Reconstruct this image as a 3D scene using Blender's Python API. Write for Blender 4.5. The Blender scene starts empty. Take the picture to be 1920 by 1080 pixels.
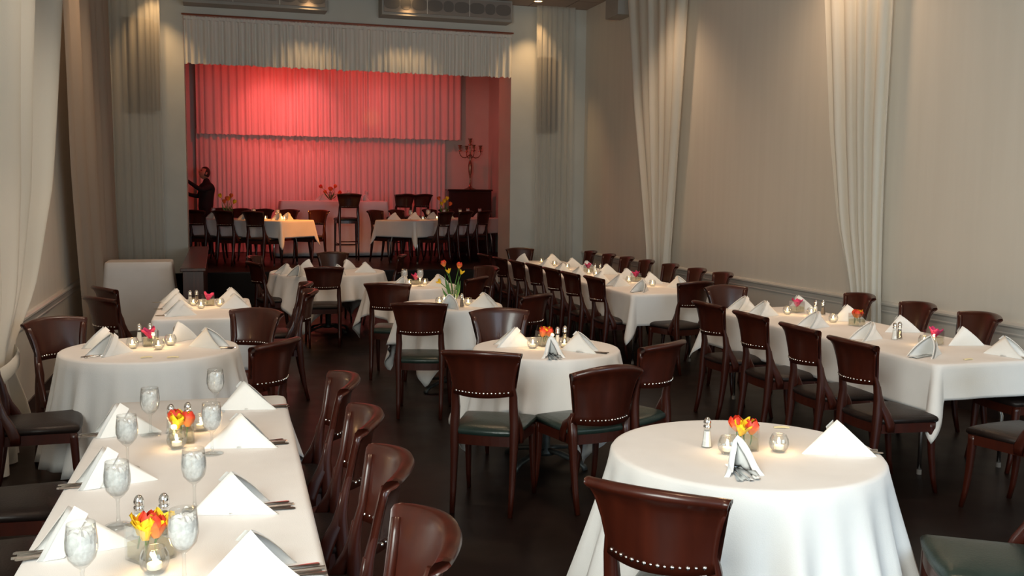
import bpy, bmesh, math, random
from mathutils import Vector, Matrix
random.seed(7)
R = math.radians
SC = bpy.context.scene
COL = SC.collection
# ------------------------------------------------------------------ camera
CAM_H = 1.75
FPX = 1813.0
def build_camera():
    def vp(x, y): return Vector(((x-960)/FPX, -(y-540)/FPX, -1)).normalized()
    Y = vp(407, 356); X = vp(6944, 418); X = (X - Y*X.dot(Y)).normalized(); Z = X.cross(Y)
    cd = bpy.data.cameras.new('camera'); cam = bpy.data.objects.new('camera', cd); COL.objects.link(cam)
    m = Matrix((X, Y, Z)).to_4x4(); m.translation = Vector((0, 0, CAM_H)); cam.matrix_world = m
    cd.sensor_width = 36; cd.lens = 36*FPX/1920; cd.clip_start = .05
    SC.camera = cam
build_camera()
SC.view_settings.view_transform = 'Standard'
try: SC.view_settings.look = 'None'
except Exception: pass
SC.view_settings.gamma = 1; SC.view_settings.use_curve_mapping = False
SC.view_settings.exposure = 0.0
SC.cycles.max_bounces = 8; SC.cycles.transparent_max_bounces = 24
SC.cycles.caustics_reflective = False; SC.cycles.caustics_refractive = False
SC.cycles.sample_clamp_indirect = 3
w = bpy.data.worlds.new('world'); SC.world = w; w.use_nodes = True
w.node_tree.nodes['Background'].inputs[0].default_value = (.75, .85, 1, 1)
w.node_tree.nodes['Background'].inputs[1].default_value = .05
# ------------------------------------------------------------------ lights
def look(o, t):
    o.rotation_euler = (Vector(t)-o.location).to_track_quat('-Z', 'Y').to_euler()
def area(name, loc, target, sx, sy, power, col):
    l = bpy.data.lights.new(name, 'AREA'); l.shape = 'RECTANGLE'; l.size = sx; l.size_y = sy; l.energy = power; l.color = col
    o = bpy.data.objects.new(name, l); COL.objects.link(o); o.location = loc; look(o, target); return o
def spot(name, loc, target, power, col, ang, blend=.6, rad=.04, parent=None):
    l = bpy.data.lights.new(name, 'SPOT'); l.energy = power; l.color = col; l.spot_size = R(ang); l.spot_blend = blend; l.shadow_soft_size = rad
    o = bpy.data.objects.new(name, l); COL.objects.link(o); o.location = loc; look(o, target)
    if parent: o.parent = parent; o.location = Vector(loc)-parent.location
    return o
COOL = (.64, .84, 1.0); WARM = (1.0, .70, .50)
area('window_daylight', (3.9, -2.6, 1.9), (3.1, 8, .9), 3.6, 2.3, 155, COOL)
area('right_wall_fill', (-1.41, .8, 2.6), (5.9, 3.2, 3.4), 4.4, 2.3, 560, (.92, .97, .90))  # added fill that brightens the right wall; the left wall has no window
for x, y, p in ((-.12, 3.4, 85), (-.42, 6.4, 125), (-.12, 8.5, 130), (1.3, 12.1, 120), (1.98, 9.2, 110), (2.0, 5.8, 90), (1.96, 3.3, 45), (4.5, 5.2, 80), (4.5, 7.0, 90), (4.4, 9.6, 110), (4.4, 12.0, 120)):
    spot('room_downlight', (x, y, 4.6), (x, y, 0), p*1.2, WARM, 50, 1, .12)
spot('drape_fill', (.5, 7.6, 4.6), (-1.4, 7.4, 2.0), 130, (1.0, .84, .66), 75, 1, .2)  # extra spot without a fixture, added to lift the tied-back drape
for x, y, a in ((2.2, 3.5, 150), (2.2, 8.6, 120), (5.2, 8, 140), (5.1, 11.6, 110), (-.6, 10.6, 110)):
    spot('room_glow', (x, y, 4.55), (x, y, 0), 95, (1.0, .66, .40), a, 1, .2)
# ------------------------------------------------------------------ materials
def mat(name, col=(.8, .8, .8), rough=.5, metal=0., spec=.5, coat=0., emis=None, estr=0.):
    m = bpy.data.materials.new(name); m.use_nodes = True
    b = m.node_tree.nodes['Principled BSDF']
    b.inputs['Base Color'].default_value = (*col, 1); b.inputs['Roughness'].default_value = rough
    b.inputs['Metallic'].default_value = metal; b.inputs['Specular IOR Level'].default_value = spec
    b.inputs['Coat Weight'].default_value = coat; b.inputs['Coat Roughness'].default_value = .12
    if emis: b.inputs['Emission Color'].default_value = (*emis, 1); b.inputs['Emission Strength'].default_value = estr
    return m
def noise_col(m, c1, c2, scale=(1, 1, 1), nscale=5., detail=3., bump=0., bscale=None, lo=.35, hi=.65, coords='Object'):
    nt = m.node_tree; b = nt.nodes['Principled BSDF']
    tc = nt.nodes.new('ShaderNodeTexCoord'); mp = nt.nodes.new('ShaderNodeMapping'); mp.inputs['Scale'].default_value = scale
    n = nt.nodes.new('ShaderNodeTexNoise'); n.inputs['Scale'].default_value = nscale; n.inputs['Detail'].default_value = detail
    cr = nt.nodes.new('ShaderNodeValToRGB')
    cr.color_ramp.elements[0].color = (*c1, 1); cr.color_ramp.elements[1].color = (*c2, 1)
    cr.color_ramp.elements[0].position = lo; cr.color_ramp.elements[1].position = hi
    nt.links.new(tc.outputs[coords], mp.inputs[0]); nt.links.new(mp.outputs[0], n.inputs[0])
    nt.links.new(n.outputs[0], cr.inputs[0]); nt.links.new(cr.outputs[0], b.inputs['Base Color'])
    if bump:
        n2 = nt.nodes.new('ShaderNodeTexNoise'); n2.inputs['Scale'].default_value = bscale or nscale*4
        nt.links.new(tc.outputs[coords], n2.inputs[0])
        bp = nt.nodes.new('ShaderNodeBump'); bp.inputs['Strength'].default_value = bump; bp.inputs['Distance'].default_value = .01
        nt.links.new(n2.outputs[0], bp.inputs['Height']); nt.links.new(bp.outputs[0], b.inputs['Normal'])
    return m
def sheer(name, col, transp, transl=.35, streak=None):
    m = bpy.data.materials.new(name); m.use_nodes = True; nt = m.node_tree; nt.nodes.clear()
    out = nt.nodes.new('ShaderNodeOutputMaterial'); d = nt.nodes.new('ShaderNodeBsdfDiffuse'); t = nt.nodes.new('ShaderNodeBsdfTranslucent')
    d.inputs[0].default_value = (*col, 1); t.inputs[0].default_value = (*col, 1)
    mx = nt.nodes.new('ShaderNodeMixShader'); mx.inputs[0].default_value = transl
    nt.links.new(d.outputs[0], mx.inputs[1]); nt.links.new(t.outputs[0], mx.inputs[2])
    tc = nt.nodes.new('ShaderNodeTexCoord'); n = nt.nodes.new('ShaderNodeTexNoise'); n.inputs['Scale'].default_value = 90
    bp = nt.nodes.new('ShaderNodeBump'); bp.inputs['Strength'].default_value = .25; bp.inputs['Distance'].default_value = .004
    nt.links.new(tc.outputs['Object'], n.inputs[0]); nt.links.new(n.outputs[0], bp.inputs['Height']); nt.links.new(bp.outputs[0], d.inputs['Normal'])
    last = mx
    if transp > 0:
        tr = nt.nodes.new('ShaderNodeBsdfTransparent'); m2 = nt.nodes.new('ShaderNodeMixShader'); m2.inputs[0].default_value = transp
        nt.links.new(mx.outputs[0], m2.inputs[1]); nt.links.new(tr.outputs[0], m2.inputs[2]); last = m2
    nt.links.new(last.outputs[0], out.inputs[0]); return m
def thin_glass(name, tint=(.97, .98, .98), diff=0., rough=.02, gmax=.55):
    m = bpy.data.materials.new(name); m.use_nodes = True; nt = m.node_tree; nt.nodes.clear()
    out = nt.nodes.new('ShaderNodeOutputMaterial'); tr = nt.nodes.new('ShaderNodeBsdfTransparent'); tr.inputs[0].default_value = (*tint, 1)
    g = nt.nodes.new('ShaderNodeBsdfGlossy'); g.inputs['Roughness'].default_value = rough
    lw = nt.nodes.new('ShaderNodeLayerWeight'); lw.inputs[0].default_value = .35
    mr = nt.nodes.new('ShaderNodeMapRange'); mr.inputs['To Min'].default_value = .03; mr.inputs['To Max'].default_value = gmax
    mx = nt.nodes.new('ShaderNodeMixShader')
    nt.links.new(lw.outputs['Facing'], mr.inputs[0]); nt.links.new(mr.outputs[0], mx.inputs[0]); nt.links.new(tr.outputs[0], mx.inputs[1]); nt.links.new(g.outputs[0], mx.inputs[2])
    last = mx
    if diff:
        d = nt.nodes.new('ShaderNodeBsdfDiffuse'); d.inputs[0].default_value = (.95, .94, .93, 1); m2 = nt.nodes.new('ShaderNodeMixShader')
        n = nt.nodes.new('ShaderNodeTexNoise'); n.inputs['Scale'].default_value = 70; tc = nt.nodes.new('ShaderNodeTexCoord'); nt.links.new(tc.outputs['Object'], n.inputs[0])
        r2 = nt.nodes.new('ShaderNodeMapRange'); r2.inputs['From Min'].default_value = .35; r2.inputs['From Max'].default_value = .65; r2.inputs['To Min'].default_value = diff*1.0; r2.inputs['To Max'].default_value = diff*1.6
        nt.links.new(n.outputs[0], r2.inputs[0]); nt.links.new(r2.outputs[0], m2.inputs[0])
        nt.links.new(tr.outputs[0], m2.inputs[1]); nt.links.new(d.outputs[0], m2.inputs[2]); last = m2
    nt.links.new(last.outputs[0], out.inputs[0]); return m
M = {}
M['wood'] = noise_col(mat('mahogany_wood', rough=.32, coat=.18), (.032, .0052, .0024), (.058, .0096, .0040), (5, 5, .5), 4, 5, lo=.25, hi=.8)
M['wood_dark'] = noise_col(mat('dark_wood', rough=.35, coat=.2), (.035, .012, .008), (.075, .022, .013), (6, 6, .6), 5)
M['seat_brown'] = noise_col(mat('brown_black_vinyl', rough=.42, spec=.28), (.014, .009, .008), (.023, .015, .013), (1, 1, 1), 8, bump=.1, bscale=120)
M['seat_green'] = noise_col(mat('dark_green_vinyl', rough=.30, spec=.4), (.016, .030, .025), (.026, .042, .036), (1, 1, 1), 8, bump=.1, bscale=90)
M['cloth'] = noise_col(mat('white_table_linen', rough=.9, spec=.15), (.80, .79, .78), (.86, .85, .84), (1, 1, 1), 3, bump=.12, bscale=260)
M['napkin'] = noise_col(mat('white_napkin_linen', rough=.85, spec=.2), (.88, .88, .86), (.92, .92, .90), (1, 1, 1), 6, bump=.15, bscale=400)
M['wall'] = noise_col(mat('cream_wallpaper', rough=.8, spec=.2), (.765, .715, .635), (.79, .74, .66), (7, 7, .35), 1.4, 4, bump=.08, bscale=160)
M['wall_white'] = noise_col(mat('painted_white_wall', rough=.7, spec=.3), (.62, .62, .57), (.66, .66, .61), (1, 1, 1), 2)
M['wainscot'] = noise_col(mat('painted_wainscot', rough=.5), (.66, .63, .57), (.70, .67, .61), (1, 1, 1), 2)
M['trim'] = mat('painted_trim', (.62, .60, .56), .4)
M['dark_base'] = mat('dark_baseboard', (.03, .02, .018), .4)
M['metal'] = mat('brushed_chrome', (.75, .75, .74), .22, 1)
M['metal_dark'] = noise_col(mat('grey_cast_iron', rough=.45, metal=.6), (.06, .07, .07), (.11, .12, .12), (1, 1, 1), 12)
M['silver'] = mat('polished_silverware', (.78, .77, .75), .16, 1)
M['nail'] = mat('steel_nailheads', (.9, .88, .85), .12, 1)
M['glass'] = thin_glass('clear_glass')
M['ice'] = thin_glass('ice_water', (.98, .97, .96), .52, .25)
M['water'] = thin_glass('vase_water', (.90, .86, .70), .10)
M['wax'] = mat('candle_wax', (.9, .85, .7), .5, emis=(1, .7, .3), estr=.35)
M['flame'] = mat('candle_flame', (1, .8, .4), .5, emis=(1, .74, .34), estr=26)
M['salt'] = mat('white_salt', (.88, .88, .86), .9)
M['pepper'] = noise_col(mat('ground_pepper', rough=.9), (.10, .07, .05), (.42, .34, .26), (1, 1, 1), 400)
M['petal_yellow'] = noise_col(mat('yellow_petal', rough=.6), (.90, .55, .01), (.95, .68, .03), (1, 1, 1), 30)
M['petal_pink'] = noise_col(mat('magenta_petal', rough=.6), (.62, .03, .13), (.78, .07, .24), (1, 1, 1), 40)
M['petal_orange'] = noise_col(mat('orange_petal', rough=.6), (.80, .10, .02), (.90, .22, .04), (1, 1, 1), 30)
def gradmat(name, c0, c1, z0, z1):
    m = mat(name, rough=.5); nt = m.node_tree; b = nt.nodes['Principled BSDF']
    tc = nt.nodes.new('ShaderNodeTexCoord'); s = nt.nodes.new('ShaderNodeSeparateXYZ'); mr = nt.nodes.new('ShaderNodeMapRange'); cr = nt.nodes.new('ShaderNodeValToRGB')
    mr.inputs['From Min'].default_value = z0; mr.inputs['From Max'].default_value = z1
    cr.color_ramp.elements[0].color = (*c0, 1); cr.color_ramp.elements[1].color = (*c1, 1)
    nt.links.new(tc.outputs['Object'], s.inputs[0]); nt.links.new(s.outputs['Z'], mr.inputs[0]); nt.links.new(mr.outputs[0], cr.inputs[0]); nt.links.new(cr.outputs[0], b.inputs['Base Color'])
    return m
M['petal_tulip'] = gradmat('orange_red_tulip_petal', (.92, .34, .06), (.78, .05, .02), 0, .045)
M['stem'] = mat('green_stem', (.07, .20, .03), .5)
M['riser'] = mat('black_stage_riser', (.006, .004, .004), .8)
M['black'] = mat('black_fabric', (.010, .008, .009), .85)
M['skin'] = mat('skin', (.50, .26, .17), .5)
M['hair'] = mat('short_black_hair', (.012, .007, .006), .55)
M['piano'] = noise_col(mat('dark_piano_wood', rough=.22, coat=.3), (.020, .006, .005), (.035, .010, .008), (4, 4, .5), 5)
M['bronze'] = mat('dark_bronze', (.35, .22, .16), .22, 1)
M['soffit'] = noise_col(mat('grey_painted_box', rough=.6), (.36, .34, .31), (.40, .38, .35), (1, 1, 1), 3)
M['soffit_face'] = mat('taupe_grille_face', (.30, .26, .23), .6)
M['vent_dark'] = mat('dark_opening', (.17, .15, .135), .6)
M['speaker'] = mat('charcoal_speaker_cloth', (.075, .07, .07), .9)
M['strip'] = mat('pale_yellow_wrapper', (.82, .72, .42), .6)
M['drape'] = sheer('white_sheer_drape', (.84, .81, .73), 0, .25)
M['drape_shaded'] = sheer('shaded_sheer_drape', (.60, .51, .42), 0, .2)  # darker drape copy: shade and the brown behind it mixed into the colour
M['drape_thin'] = sheer('thin_sheer_panel', (.76, .73, .65), .50, .3)
M['stage_curtain'] = sheer('pleated_stage_curtain', (.80, .72, .70), 0, .12)
M['valance'] = sheer('gathered_valance', (.80, .79, .73), 0, .08)
M['rod'] = mat('red_brown_rod', (.30, .09, .05), .4)
M['lamp_glow'] = mat('lit_bulb', (1, .8, .5), .5, emis=(1, .66, .30), estr=12)
M['lamp_trim'] = mat('brass_trim_ring', (.8, .62, .4), .3, .7)
# floor
def floor_mat():
    m = mat('dark_stained_floor', rough=.3, spec=.25); nt = m.node_tree; b = nt.nodes['Principled BSDF']
    noise_col(m, (.009, .005, .004), (.015, .008, .0065), (1, 1, 1), 2.2, 6)
    tc = nt.nodes.new('ShaderNodeTexCoord'); n = nt.nodes.new('ShaderNodeTexNoise'); n.inputs['Scale'].default_value = 3; n.inputs['Detail'].default_value = 8
    mr = nt.nodes.new('ShaderNodeMapRange'); mr.inputs['To Min'].default_value = .26; mr.inputs['To Max'].default_value = .5
    nt.links.new(tc.outputs['Object'], n.inputs[0]); nt.links.new(n.outputs[0], mr.inputs[0]); nt.links.new(mr.outputs[0], b.inputs['Roughness'])
    return m
M['floor'] = floor_mat()
def ceil_mat():
    m = mat('ceiling_tiles', rough=.9); nt = m.node_tree; b = nt.nodes['Principled BSDF']
    tc = nt.nodes.new('ShaderNodeTexCoord'); br = nt.nodes.new('ShaderNodeTexBrick'); br.offset = 0
    br.inputs['Scale'].default_value = 1; br.inputs['Brick Width'].default_value = .61; br.inputs['Row Height'].default_value = .61; br.inputs['Mortar Size'].default_value = .008
    br.inputs['Color1'].default_value = (.42, .34, .29, 1); br.inputs['Color2'].default_value = (.44, .36, .31, 1); br.inputs['Mortar'].default_value = (.14, .11, .10, 1)
    nt.links.new(tc.outputs['Object'], br.inputs[0]); nt.links.new(br.outputs[0], b.inputs['Base Color']); return m
M['ceiling'] = ceil_mat()
# ------------------------------------------------------------------ mesh helpers
def mesh_obj(name, bm, m, parent=None, smooth=True, loc=None):
    me = bpy.data.meshes.new(name); bmesh.ops.recalc_face_normals(bm, faces=bm.faces[:]) if False else None
    bm.to_mesh(me); bm.free()
    if smooth:
        for p in me.polygons: p.use_smooth = True
    if m is not None: me.materials.append(m)
    o = bpy.data.objects.new(name, me); COL.objects.link(o)
    if parent: o.parent = parent
    if loc: o.location = loc
    return o
def tag(o, label, cat=None, group=None, kind=None):
    if label: o['label'] = label
    if cat: o['category'] = cat
    if group: o['group'] = group
    if kind: o['kind'] = kind
    return o
def empty(name, loc=(0, 0, 0), rz=0):
    o = bpy.data.objects.new(name, None); o.empty_display_size = .05; COL.objects.link(o); o.location = loc; o.rotation_euler = (0, 0, rz); return o
def box(bm, x0, x1, y0, y1, z0, z1, bev=0):
    vs = [bm.verts.new(p) for p in ((x0, y0, z0), (x1, y0, z0), (x1, y1, z0), (x0, y1, z0), (x0, y0, z1), (x1, y0, z1), (x1, y1, z1), (x0, y1, z1))]
    fs = [bm.faces.new([vs[i] for i in f]) for f in ((0, 3, 2, 1), (4, 5, 6, 7), (0, 1, 5, 4), (1, 2, 6, 5), (2, 3, 7, 6), (3, 0, 4, 7))]
    if bev:
        es = {e for f in fs for e in f.edges}
        bmesh.ops.bevel(bm, geom=list(es), offset=bev, segments=2, affect='EDGES', profile=.5)
    return vs
def boxobj(name, dims, m, parent=None, bev=0, smooth=False):
    bm = bmesh.new(); box(bm, *dims, bev); return mesh_obj(name, bm, m, parent, smooth)
def lathe(bm, prof, n=24, c=(0, 0), z=0, close=False):
    rings = []
    for r, h in prof:
        if r < 1e-5: rings.append([bm.verts.new((c[0], c[1], z+h))])
        else: rings.append([bm.verts.new((c[0]+r*math.cos(2*math.pi*i/n), c[1]+r*math.sin(2*math.pi*i/n), z+h)) for i in range(n)])
    for a, b in zip(rings, rings[1:]):
        for i in range(n):
            j = (i+1) % n
            if len(a) == 1 and len(b) == 1: continue
            if len(a) == 1: bm.faces.new((a[0], b[j], b[i])) if False else bm.faces.new((a[0], b[i], b[j]))
            elif len(b) == 1: bm.faces.new((a[i], a[j], b[0]))
            else: bm.faces.new((a[i], a[j], b[j], b[i]))
def sweep(bm, pts, secs, right=Vector((1, 0, 0)), n=8, caps=True):
    """tube of rounded rectangular section along pts; secs=(width along right, depth)"""
    rings = []
    pts = [Vector(p) for p in pts]
    for i, p in enumerate(pts):
        t = (pts[min(i+1, len(pts)-1)]-pts[max(i-1, 0)]).normalized()
        u = (right - t*right.dot(t)).normalized(); v = t.cross(u)
        w_, d_ = secs[i] if isinstance(secs, list) else secs
        ring = []
        for k in range(n):
            a = 2*math.pi*(k+.5)/n; c_, s_ = math.cos(a), math.sin(a)
            e = .55
            ring.append(bm.verts.new(p + u*(w_/2)*math.copysign(abs(c_)**e, c_) + v*(d_/2)*math.copysign(abs(s_)**e, s_)))
        rings.append(ring)
    for a, b in zip(rings, rings[1:]):
        for k in range(n): bm.faces.new((a[k], a[(k+1) % n], b[(k+1) % n], b[k]))
    if caps: bm.faces.new(rings[0][::-1]); bm.faces.new(rings[-1])
def tube(bm, pts, r, n=8):
    right = Vector((1, 0, 0))
    d = (Vector(pts[-1])-Vector(pts[0]))
    if abs(d.normalized().x) > .8: right = Vector((0, 0, 1))
    rings = []
    pts = [Vector(p) for p in pts]
    for i, p in enumerate(pts):
        t = (pts[min(i+1, len(pts)-1)]-pts[max(i-1, 0)]).normalized()
        rr = right if abs(t.dot(right)) < .95 else Vector((0, 1, 0))
        u = (rr - t*rr.dot(t)).normalized(); v = t.cross(u)
        q = r[i] if isinstance(r, (list, tuple)) else r
        rings.append([bm.verts.new(p+u*q*math.cos(2*math.pi*k/n)+v*q*math.sin(2*math.pi*k/n)) for k in range(n)])
    for a, b in zip(rings, rings[1:]):
        for k in range(n): bm.faces.new((a[k], a[(k+1) % n], b[(k+1) % n], b[k]))
    bm.faces.new(rings[0][::-1]); bm.faces.new(rings[-1])
def grid(bm, rows, closed=False):
    V = [[bm.verts.new(p) for p in r] for r in rows]
    for a, b in zip(V, V[1:]):
        n = len(a)
        for i in range(n if closed else n-1): bm.faces.new((a[i], a[(i+1) % n], b[(i+1) % n], b[i]))
    return V
class Proto:
    """one thing with parts; the first placement moves it, later ones copy it and its parts"""
    def __init__(self, root): self.root = root; self.used = False
    def copy(self, o, parent=None):
        c = o.copy(); COL.objects.link(c)
        if parent: c.parent = parent
        for ch in list(o.children): self.copy(ch, c)
        return c
    def place(self, loc, rz, label, cat, group=None, scale=None):
        if not self.used: o = self.root; self.used = True
        else:
            o = self.copy(self.root)
            if 'group' in o: del o['group']
        o.location = loc; o.rotation_euler = (0, 0, rz)
        if scale: o.scale = (scale, scale, scale)
        tag(o, label, cat, group); return o
# ------------------------------------------------------------------ room
XL, XR, YB, YF, ZC = -1.445, 5.90, 15.30, -2.9, 4.76
OX0, OX1, OZ = -.43, 4.61, 4.30      # stage opening
SF = .5                                # stage floor height
def struct(name, dims, m, bev=0):
    o = boxobj(name, dims, m, None, bev); o['kind'] = 'structure'; return o
struct('floor', (XL-.3, XR+.3, YF, YB, -.1, 0), M['floor'])
struct('ceiling', (XL-.3, XR+.3, YF, YB+.7, ZC, ZC+.1), M['ceiling'])
struct('wall_left', (XL-.15, XL, YF, YB+.7, 0, ZC), M['wall'])
struct('wall_right', (XR, XR+.15, YF, YB+.7, 0, ZC), M['wall'])
def wall_back():
    bm = bmesh.new()
    box(bm, XL, OX0, YB, YB+.7, 0, ZC); box(bm, OX1, XR, YB, YB+.7, 0, ZC); box(bm, OX0, OX1, YB, YB+.7, OZ, ZC)
    o = mesh_obj('wall_back', bm, M['wall_white'], None, False); o['kind'] = 'structure'
wall_back()
# daylight side: rear wall with a broad window opening behind the camera
def wall_rear():
    bm = bmesh.new()
    box(bm, XL-.15, XR+.15, YF-.2, YF, 0, .6); box(bm, XL-.15, XR+.15, YF-.2, YF, 3.3, ZC)
    box(bm, XL-.15, -.9, YF-.2, YF, .6, 3.3); box(bm, 5.8, XR+.15, YF-.2, YF, .6, 3.3)
    o = mesh_obj('wall_rear', bm, M['wall'], None, False); o['kind'] = 'structure'
wall_rear()
# wainscot, rails, baseboards
def rail(name, x, side):
    bm = bmesh.new(); s = side
    prof = [(0, .675), (.012, .675), (.016, .69), (.012, .70), (.018, .735), (.03, .75), (.03, .765), (.018, .78), (0, .785)]
    rows = [[Vector((x+s*a, y, z)) for a, z in prof] for y in (YF+.1, YB)]
    grid(bm, rows); o = mesh_obj(name, bm, M['trim'], None, False); o['kind'] = 'structure'
rail('trim_1', XL, 1); rail('trim_2', XR, -1)
for nm, x0, x1 in (('trim_3', XL, XL+.006), ('trim_4', XR-.006, XR)): struct(nm, (x0, x1, YF+.1, YB, .1, .68), M['wainscot'])
struct('baseboard_left', (XL, XL+.018, YF+.1, YB, 0, .10), M['dark_base'])
struct('baseboard_right', (XR-.018, XR, YF+.1, YB, 0, .10), M['dark_base'])
# stage
struct('stage_floor', (-1.9, 5.7, YB+.0, 20.3, .02, SF), M['floor'])
struct('stage_riser', (OX0+.002, OX1-.002, YB-.02, YB-.001, 0, SF-.015), M['riser'])
struct('wall_stage_back', (-1.9, 5.7, 20.3, 20.45, 0, 5.2), M['wall_white'])
struct('wall_stage_right', (5.62, 5.77, YB+.7, 20.3, 0, 5.2), M['wall_white'])
struct('wall_stage_left', (-2.05, -1.9, YB+.7, 20.3, 0, 5.2), M['wall_white'])
struct('ceiling_stage', (-2.05, 5.77, YB+.7, 20.45, 4.95, 5.05), M['black'])
# ------------------------------------------------------------------ curtains
def curtain(name, m, x, zt, zb, edge, folds, amp, axis='y', label='', cat='curtain', group=None, hem_noise=0, nz=28, seed=1, res=8, gather=0, kind=None, phase_sharp=1.0):
    """edge(z)->(a0,a1) extents along the wall; folds along it; amp normal offset"""
    rnd = random.Random(seed); n = folds*res
    ph = [0]
    for i in range(folds): ph.append(ph[-1]+rnd.uniform(.6, 1.4))
    tot = ph[-1]; amps = [rnd.uniform(.45, 1.25) for _ in range(folds+1)]
    def fold(u):
        s = u*tot
        for i in range(folds):
            if s <= ph[i+1] or i == folds-1:
                f = (s-ph[i])/(ph[i+1]-ph[i]); v = math.sin(math.pi*min(max(f, 0), 1))
                return (v**.7)*amps[i]*(1 if i % 2 == 0 else -1)
    hn = [rnd.uniform(-1, 1) for _ in range(n+1)]
    bm = bmesh.new(); rows = []
    for k in range(nz+1):
        t = k/nz; z = zt+(zb-zt)*t; a0, a1 = edge(z); row = []
        for i in range(n+1):
            u = i/n; a = a0+(a1-a0)*u
            A = amp*(.55+.45*t) if not gather else amp*(1-.6*math.exp(-((z-gather)/.25)**2))
            off = A*fold(u) + amp*.25*math.sin(9*t+u*7+seed)*t*.5
            zz = z + (hem_noise*hn[i//3*3] if k == nz else 0)
            row.append((x+off, a, zz) if axis == 'y' else (a, x+off, zz))
        rows.append(row)
    grid(bm, rows); o = mesh_obj(name, bm, m); tag(o, label, cat, group, kind); return o
def lerp(z, pts):
    if z >= pts[0][0]: return pts[0][1]
    for (z0, v0), (z1, v1) in zip(pts, pts[1:]):
        if z >= z1:
            t = (z0-z)/(z0-z1); t = t*t*(3-2*t) if False else t
            return v0+(v1-v0)*t
    return pts[-1][1]
curtain('sheer_drape', M['drape'], XL+.13, 4.74, .02,
        lambda z: (lerp(z, [(4.7, 5.2), (3, 5.4), (1.7, 5.75), (.72, 6.15), (.6, 6.15), (.02, 6.0)]), lerp(z, [(4.7, 9.9), (3.4, 9.35), (1.76, 8.35), (1.1, 7.55), (.72, 6.9), (.6, 6.88), (.02, 7.25)])),
        9, .085, label='white sheer drape pulled back by a tieback above the baseboard', group=None, seed=3, gather=.66, nz=44)
bm = bmesh.new()
rows = []
for dz in (-.05, -.03, .03, .05):
    rows.append([(XL+.13+.11*math.sin(a) if False else XL+.125+(.115 if abs(dz) < .04 else .10)*math.cos(a), 6.52+(.41)*math.sin(a), .66+dz+.03*math.sin(a)) for a in [2*math.pi*i/32 for i in range(33)]])
grid(bm, rows); o = mesh_obj('drape_tieback', bm, M['drape']); tag(o, 'white fabric band gathering the tied-back drape', 'tieback')
curtain('sheer_drape', M['drape_shaded'], XL+.13, 4.74, .02,
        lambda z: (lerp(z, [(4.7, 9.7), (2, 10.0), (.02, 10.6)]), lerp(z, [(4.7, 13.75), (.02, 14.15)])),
        11, .06, label='sheer drape with shade painted into its beige colour, hanging straight behind the floor-length draped service table', seed=5, nz=24)
curtain('sheer_drape', M['drape'], XR-.13, 4.74, .03,
        lambda z: (lerp(z, [(4.7, 11.35), (3, 11.5), (.9, 11.75), (.02, 11.7)]), lerp(z, [(4.7, 13.3), (3, 12.95), (.9, 12.35), (.02, 12.4)])),
        12, .055, label='white sheer drape behind the far banquet table, just beyond the pale ceiling box', seed=8, nz=24)
curtain('sheer_drape', M['drape'], XR-.13, 4.74, .03,
        lambda z: (lerp(z, [(4.7, 7.42), (2.3, 7.46), (.9, 7.46), (.02, 7.4)]), lerp(z, [(4.7, 8.6), (2.36, 8.28), (1.48, 8.1), (.85, 7.85), (.02, 7.9)])),
        11, .055, label='white sheer drape reaching the chair rail behind the near banquet table', seed=12, nz=24)
# sheer panels over wall boxes on the back wall
curtain('sheer_curtain', M['drape_thin'], YB-.24, 4.74, .02, lambda z: (-1.42, -.74), 14, .02, axis='x', label='thin see-through curtain between the stage and the shade-darkened wall drape', seed=21, nz=6)
curtain('sheer_curtain', M['drape_thin'], YB-.24, 4.74, .02, lambda z: (4.96, 5.62), 14, .02, axis='x', label='thin see-through curtain beside the stage on the piano side', seed=22, nz=6)
def wall_speaker(x0, x1, z0, z1, label):
    r = empty('wall_speaker', ((x0+x1)/2, YB, z0)); w_ = (x1-x0)/2; h = z1-z0
    boxobj('cabinet', (-w_, w_, -.16, 0, 0, h), M['vent_dark'], r, .01)
    boxobj('grille', (-w_+.02, w_-.02, -.172, -.161, .02, h-.02), M['speaker'], r, .004)
    boxobj('bracket', (w_+.01, w_+.07, -.12, 0, .05, h-.05), M['vent_dark'], r, .004)
    tag(r, label, 'speaker', None)
wall_speaker(5.05, 5.32, 2.72, 3.95, 'tall dark speaker behind the thin curtain on the piano side of the stage')
wall_speaker(-1.24, -.84, 2.85, 4.2, 'tall dark speaker behind the thin curtain near the shade-darkened wall drape')
# stage valance with rod
val = curtain('stage_valance', M['valance'], YB-.04, 4.235, 3.60, lambda z: (OX0+.005, OX1-.01), 100, .036, axis='x', label='gathered off-white valance hanging from a rod across the top of the stage opening', cat='valance', seed=31, nz=10, hem_noise=.012, res=6)
bm = bmesh.new(); rows = []
rnd = random.Random(5)
nn = 300
for k in range(3):
    rows.append([(OX0+.005+(OX1-OX0-.015)*i/nn, YB-.05-.018*math.sin(i*2.1)*(k != 1), 4.235+.022*k+(.008*rnd.random() if k == 2 else 0)) for i in range(nn+1)])
grid(bm, rows); mesh_obj('ruffled_heading', bm, M['valance'], val)
bm = bmesh.new(); tube(bm, [(OX0-.02, YB-.045, 4.31), (OX1+.02, YB-.045, 4.31)], .013); o = mesh_obj('curtain_rod', bm, M['rod']); tag(o, 'thin reddish-brown curtain rod above the stage valance', 'rod')
# stage back curtains: upper tier and lower tier
curtain('stage_curtain', M['stage_curtain'], 20.05, 4.95, 2.84, lambda z: (-.36, 4.95), 78, .034, axis='x', label='upper tier of pleated curtain at the back of the stage, lit red', seed=41, nz=6, hem_noise=.01, res=6)
curtain('stage_curtain', M['stage_curtain'], 20.16, 2.95, SF+.01, lambda z: (-.38, 4.64), 92, .034, axis='x', label='lower tier of pleated curtain at the back of the stage, lit pink', seed=42, nz=10, res=6)
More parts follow.
